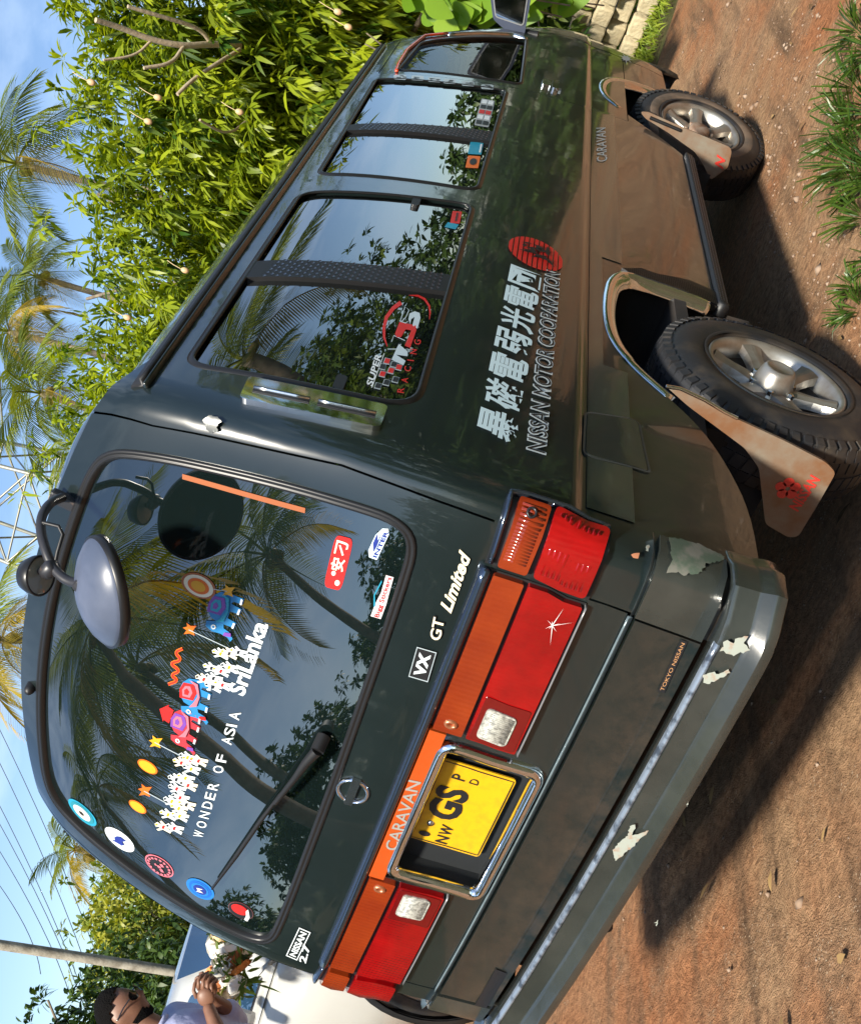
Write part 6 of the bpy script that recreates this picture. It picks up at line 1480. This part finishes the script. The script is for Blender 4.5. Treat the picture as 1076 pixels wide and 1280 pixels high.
# flower stand: the garland rests on a ribbon laid over the bonnet
mb=MB(); mb.tube([p-V(0,0,.03) for p in lp[:6]],.02,6); mb.build('garland_wire',mat('moss',(.04,.07,.02),.8),gar)
# ================= the man =================
def fuse(name,chains,blobs,mat_,parent,vox=.010,smooth=4):
    """tapered limbs and rounded volumes fused into one continuous surface"""
    mb=MB()
    for pts,rad in chains:
        n=len(pts); P=[];R=[]
        for i in range(n-1):
            for k in range(4):
                u=k/4; P.append(V(*pts[i]).lerp(V(*pts[i+1]),u)); R.append(rad[i]+(rad[i+1]-rad[i])*u)
        P.append(V(*pts[-1])); R.append(rad[-1]); mb.tube(P,R,12)
        for p,r in zip(pts,rad): blobs=blobs+[(p,(r,r,r))]
    for c,r in blobs:
        A=Matrix.Translation(c)@Matrix.Diagonal((r[0],r[1],r[2],1)); mb.lathe([(-math.cos(PI*i/8),max(1e-4,math.sin(PI*i/8))) for i in range(9)],A,14)
    o=mb.build(name,mat_,None); md=o.modifiers.new('r','REMESH'); md.mode='VOXEL'; md.voxel_size=vox; md.use_smooth_shade=True
    sm=o.modifiers.new('s','SMOOTH'); sm.factor=.5; sm.iterations=smooth
    dg=bpy.context.evaluated_depsgraph_get(); dg.update(); m2=bpy.data.meshes.new_from_object(o.evaluated_get(dg)); old=o.data; bpy.data.objects.remove(o); bpy.data.meshes.remove(old)
    m2.name=name; m2.materials.clear(); m2.materials.append(mat_); m2.polygons.foreach_set('use_smooth',[True]*len(m2.polygons))
    return link(bpy.data.objects.new(name,m2),parent)
_h=far(152,1276,5.7); man=empty('person',(_h.x,_h.y,GZ),math.atan2(.56,.83)); man.scale=(.96,.96,.96*(_h.z-GZ)/1.66/.96); tag(man,'man in lilac shirt and sunglasses with clasped hands beside the white car','person')
SKIN=mat('skin_brown',(.16,.075,.045),.5,noise=(12,(.20,.095,.055),.4,.7)); SHIRT=mat('lilac_shirt',(.42,.44,.62),.8,noise=(14,(.36,.38,.58),.4,.7),bump=(16,.4,.02)); TROU=mat('pale_trousers',(.58,.60,.56),.8,noise=(10,(.46,.49,.46),.4,.7),bump=(12,.5,.03)); HAIRM=mat('black_hair',(.005,.0045,.0045),.95,spec=.08,bump=(120,1.0,.012)); SHOE=mat('black_shoe',(.012,.011,.010),.35)
# x forward, y left, z up ; height 1.76
hx,hz=.03,1.62
HX=.20   # hands in front of the chest
armL=[(.0,.185,1.43),(.03,.225,1.16),(HX-.07,.12,1.24),(HX-.01,.05,1.31)]; armR=[(x,-y,z) for x,y,z in armL]
legL=[(0,.095,.92),(.02,.10,.52),(-.01,.10,.09)]; legR=[(x,-y,z) for x,y,z in legL]
bo=fuse('body',[(armL,[.056,.044,.038,.028]),(armR,[.056,.044,.038,.028]),(legL,[.088,.058,.042]),(legR,[.088,.058,.042]),([(0,0,1.40),(.01,0,1.50),(.03,0,1.60)],[.06,.054,.056])],[((0,0,1.28),(.11,.16,.20)),((0,0,1.02),(.105,.15,.16))],SKIN,man)
# head, hands and fingers joined to the same body mesh
bm=bmesh.new(); bm.from_mesh(bo.data)
hvs=bmesh.ops.create_uvsphere(bm,u_segments=28,v_segments=20,radius=1)['verts']
tilt=Matrix.Rotation(math.radians(16),3,'Y')
for v in hvs:
    x,y,z=v.co; r=V(x*.098,y*.076,z*.118)
    if z<-.2: r.x*=1-.10*(-z-.2); r.y*=1-.32*(-z-.2); r.x+=.012*(-z)
    if x>.6:
        nose=math.exp(-((y/.20)**2))*math.exp(-(((z+.12)/.20)**2)); r.x+=.030*nose
        lip=math.exp(-((y/.30)**2))*math.exp(-(((z+.52)/.10)**2)); r.x+=.010*lip
        chin=math.exp(-((y/.35)**2))*math.exp(-(((z+.85)/.15)**2)); r.x+=.014*chin
        eye=math.exp(-(((abs(y)-.42)/.18)**2))*math.exp(-(((z-.06)/.12)**2)); r.x-=.010*eye
    if abs(y)>.9 and abs(z)<.22 and -.35<x<.2: r.y*=1.14
    v.co=tilt@r+V(hx+.015,0,hz+.04)
hand=[]
def finger(bm,pts,r):
    ring=[]; n=6
    P=[V(*p) for p in pts]
    for i,p in enumerate(P):
        t=(P[min(i+1,len(P)-1)]-P[max(i-1,0)]).normalized(); a=t.cross(V(0,0,1));
        if a.length<.1: a=t.cross(V(1,0,0))
        a.normalize(); b=a.cross(t); rr=r*(1-.28*i/(len(P)-1))
        ring.append([bm.verts.new(p+(a*math.cos(2*PI*k/n)+b*math.sin(2*PI*k/n))*rr) for k in range(n)])
    for i in range(len(P)-1):
        for k in range(n): bm.faces.new((ring[i][k],ring[i][(k+1)%n],ring[i+1][(k+1)%n],ring[i+1][k]))
    bm.faces.new(ring[-1]); bm.faces.new(list(reversed(ring[0])))
for sg in (1,-1):
    c=V(HX+.03,sg*.045,1.335); hvs=bmesh.ops.create_uvsphere(bm,u_segments=12,v_segments=8,radius=1)['verts']
    for v in hvs: v.co=c+Matrix.Rotation(-.5,3,'Y')@V(v.co.x*.046,v.co.y*.020,v.co.z*.040)
    for k in range(4):
        z=.032-.020*k; l=(.075,.085,.080,.062)[k]; y=sg*.045
        finger(bm,[(HX+.06,y,1.345+z),(HX+.06+l*.4,y-sg*.010,1.357+z),(HX+.06+l*.62,y-sg*.032,1.350+z),(HX+.06+l*.55,y-sg*.056,1.338+z)],.0095)
    finger(bm,[(HX+.015,sg*.045,1.372),(HX+.04,sg*.040,1.395),(HX+.067,sg*.026,1.400),(HX+.085,sg*.012,1.392)],.0105)
for f in bm.faces: f.smooth=True
bm.to_mesh(bo.data); bm.free()
fuse('shirt',[([(.0,.175,1.435),(.03,.225,1.17),(HX-.09,.15,1.215)],[.072,.062,.054]),([(.0,-.175,1.435),(.03,-.225,1.17),(HX-.09,-.15,1.215)],[.072,.062,.054])],[((0,0,1.30),(.132,.19,.21)),((0,0,1.06),(.130,.18,.22)),((0,0,.94),(.135,.185,.14)),((0,0,1.46),(.075,.12,.05))],SHIRT,man,.013,5)
mb=MB(); mb.tube([(.045*math.cos(a)*1.5+.0,.07*math.sin(a),1.50+.02*math.cos(a+PI)) for a in [2*PI*k/18 for k in range(18)]],.014,7,closed=True); mb.build('collar',SHIRT,man)
fuse('trousers',[([(0,.095,.92),(.02,.105,.52),(-.01,.105,.10)],[.115,.090,.085]),([(0,-.095,.92),(.02,-.105,.52),(-.01,-.105,.10)],[.115,.090,.085])],[((0,0,.95),(.128,.175,.12))],TROU,man,.014,5)
for sg in (1,-1): fuse('shoe',[([(-.07,sg*.10,.045),(.03,sg*.10,.05),(.17,sg*.11,.035)],[.042,.046,.034])],[],SHOE,man,.012,3)
# hair, beard, sunglasses, wristband
bm=bmesh.new(); bmesh.ops.create_uvsphere(bm,u_segments=32,v_segments=22,radius=1); rmv=[]
for v in bm.verts:
    x,y,z=v.co
    if not (z>.22+.42*max(0,x) or (x<-.10 and z>-.50) ): rmv.append(v); continue
    n=1.0+.05*mnoise.noise((x*14,y*14,z*14)); v.co=tilt@V(x*.109*n,y*.087*n,z*.132*n)+V(hx+.008,0,hz+.045)
bmesh.ops.delete(bm,geom=rmv,context='VERTS'); me=bpy.data.meshes.new('hair'); bm.to_mesh(me); bm.free(); me.materials.append(HAIRM); me.polygons.foreach_set('use_smooth',[True]*len(me.polygons)); link(bpy.data.objects.new('hair',me),man)
bm=bmesh.new(); bmesh.ops.create_uvsphere(bm,u_segments=32,v_segments=22,radius=1); rmv=[]
for v in bm.verts:
    x,y,z=v.co
    if not (z<-.32-.12*max(0,x) and z>-.99 and x>-.05 and not (z>-.62 and abs(y)<.30 and x>.6)): rmv.append(v); continue
    r=V(x*.098,y*.076,z*.118)
    if z<-.2: r.x*=1-.10*(-z-.2); r.y*=1-.32*(-z-.2); r.x+=.012*(-z)
    chin=math.exp(-((y/.35)**2))*math.exp(-(((z+.85)/.15)**2)) if x>.5 else 0; r.x+=.016*chin
    v.co=tilt@(r*1.035)+V(hx+.016,0,hz+.038)
bmesh.ops.delete(bm,geom=rmv,context='VERTS'); me=bpy.data.meshes.new('beard'); bm.to_mesh(me); bm.free(); me.materials.append(HAIRM); me.polygons.foreach_set('use_smooth',[True]*len(me.polygons)); link(bpy.data.objects.new('beard',me),man)
sg_=empty('tmp'); bpy.data.objects.remove(sg_)
mb=MB(); O=V(hx+.015,0,hz+.04)
for s in (1,-1):
    pts=[tilt@V(.108-.016*max(0,math.cos(a)),s*(.038+.031*math.cos(a)),.010+.024*math.sin(a))+O for a in [2*PI*k/16 for k in range(16)]]
    mb.add(pts+[tilt@V(.112,s*.034,.010)+O],[(16,i,(i+1)%16) if s>0 else (16,(i+1)%16,i) for i in range(16)],True)
    mb.tube([tilt@V(.092,s*.068,.016)+O,tilt@V(.05,s*.084,.018)+O,tilt@V(-.01,s*.088,.010)+O],.0034,5)
mb.tube([tilt@V(.103,.010,.016)+O,tilt@V(.106,0,.018)+O,tilt@V(.103,-.010,.016)+O],.0025,5)
mb.build('sunglasses',mat('sunglass',(.004,.005,.006),.08,coat=1),man)
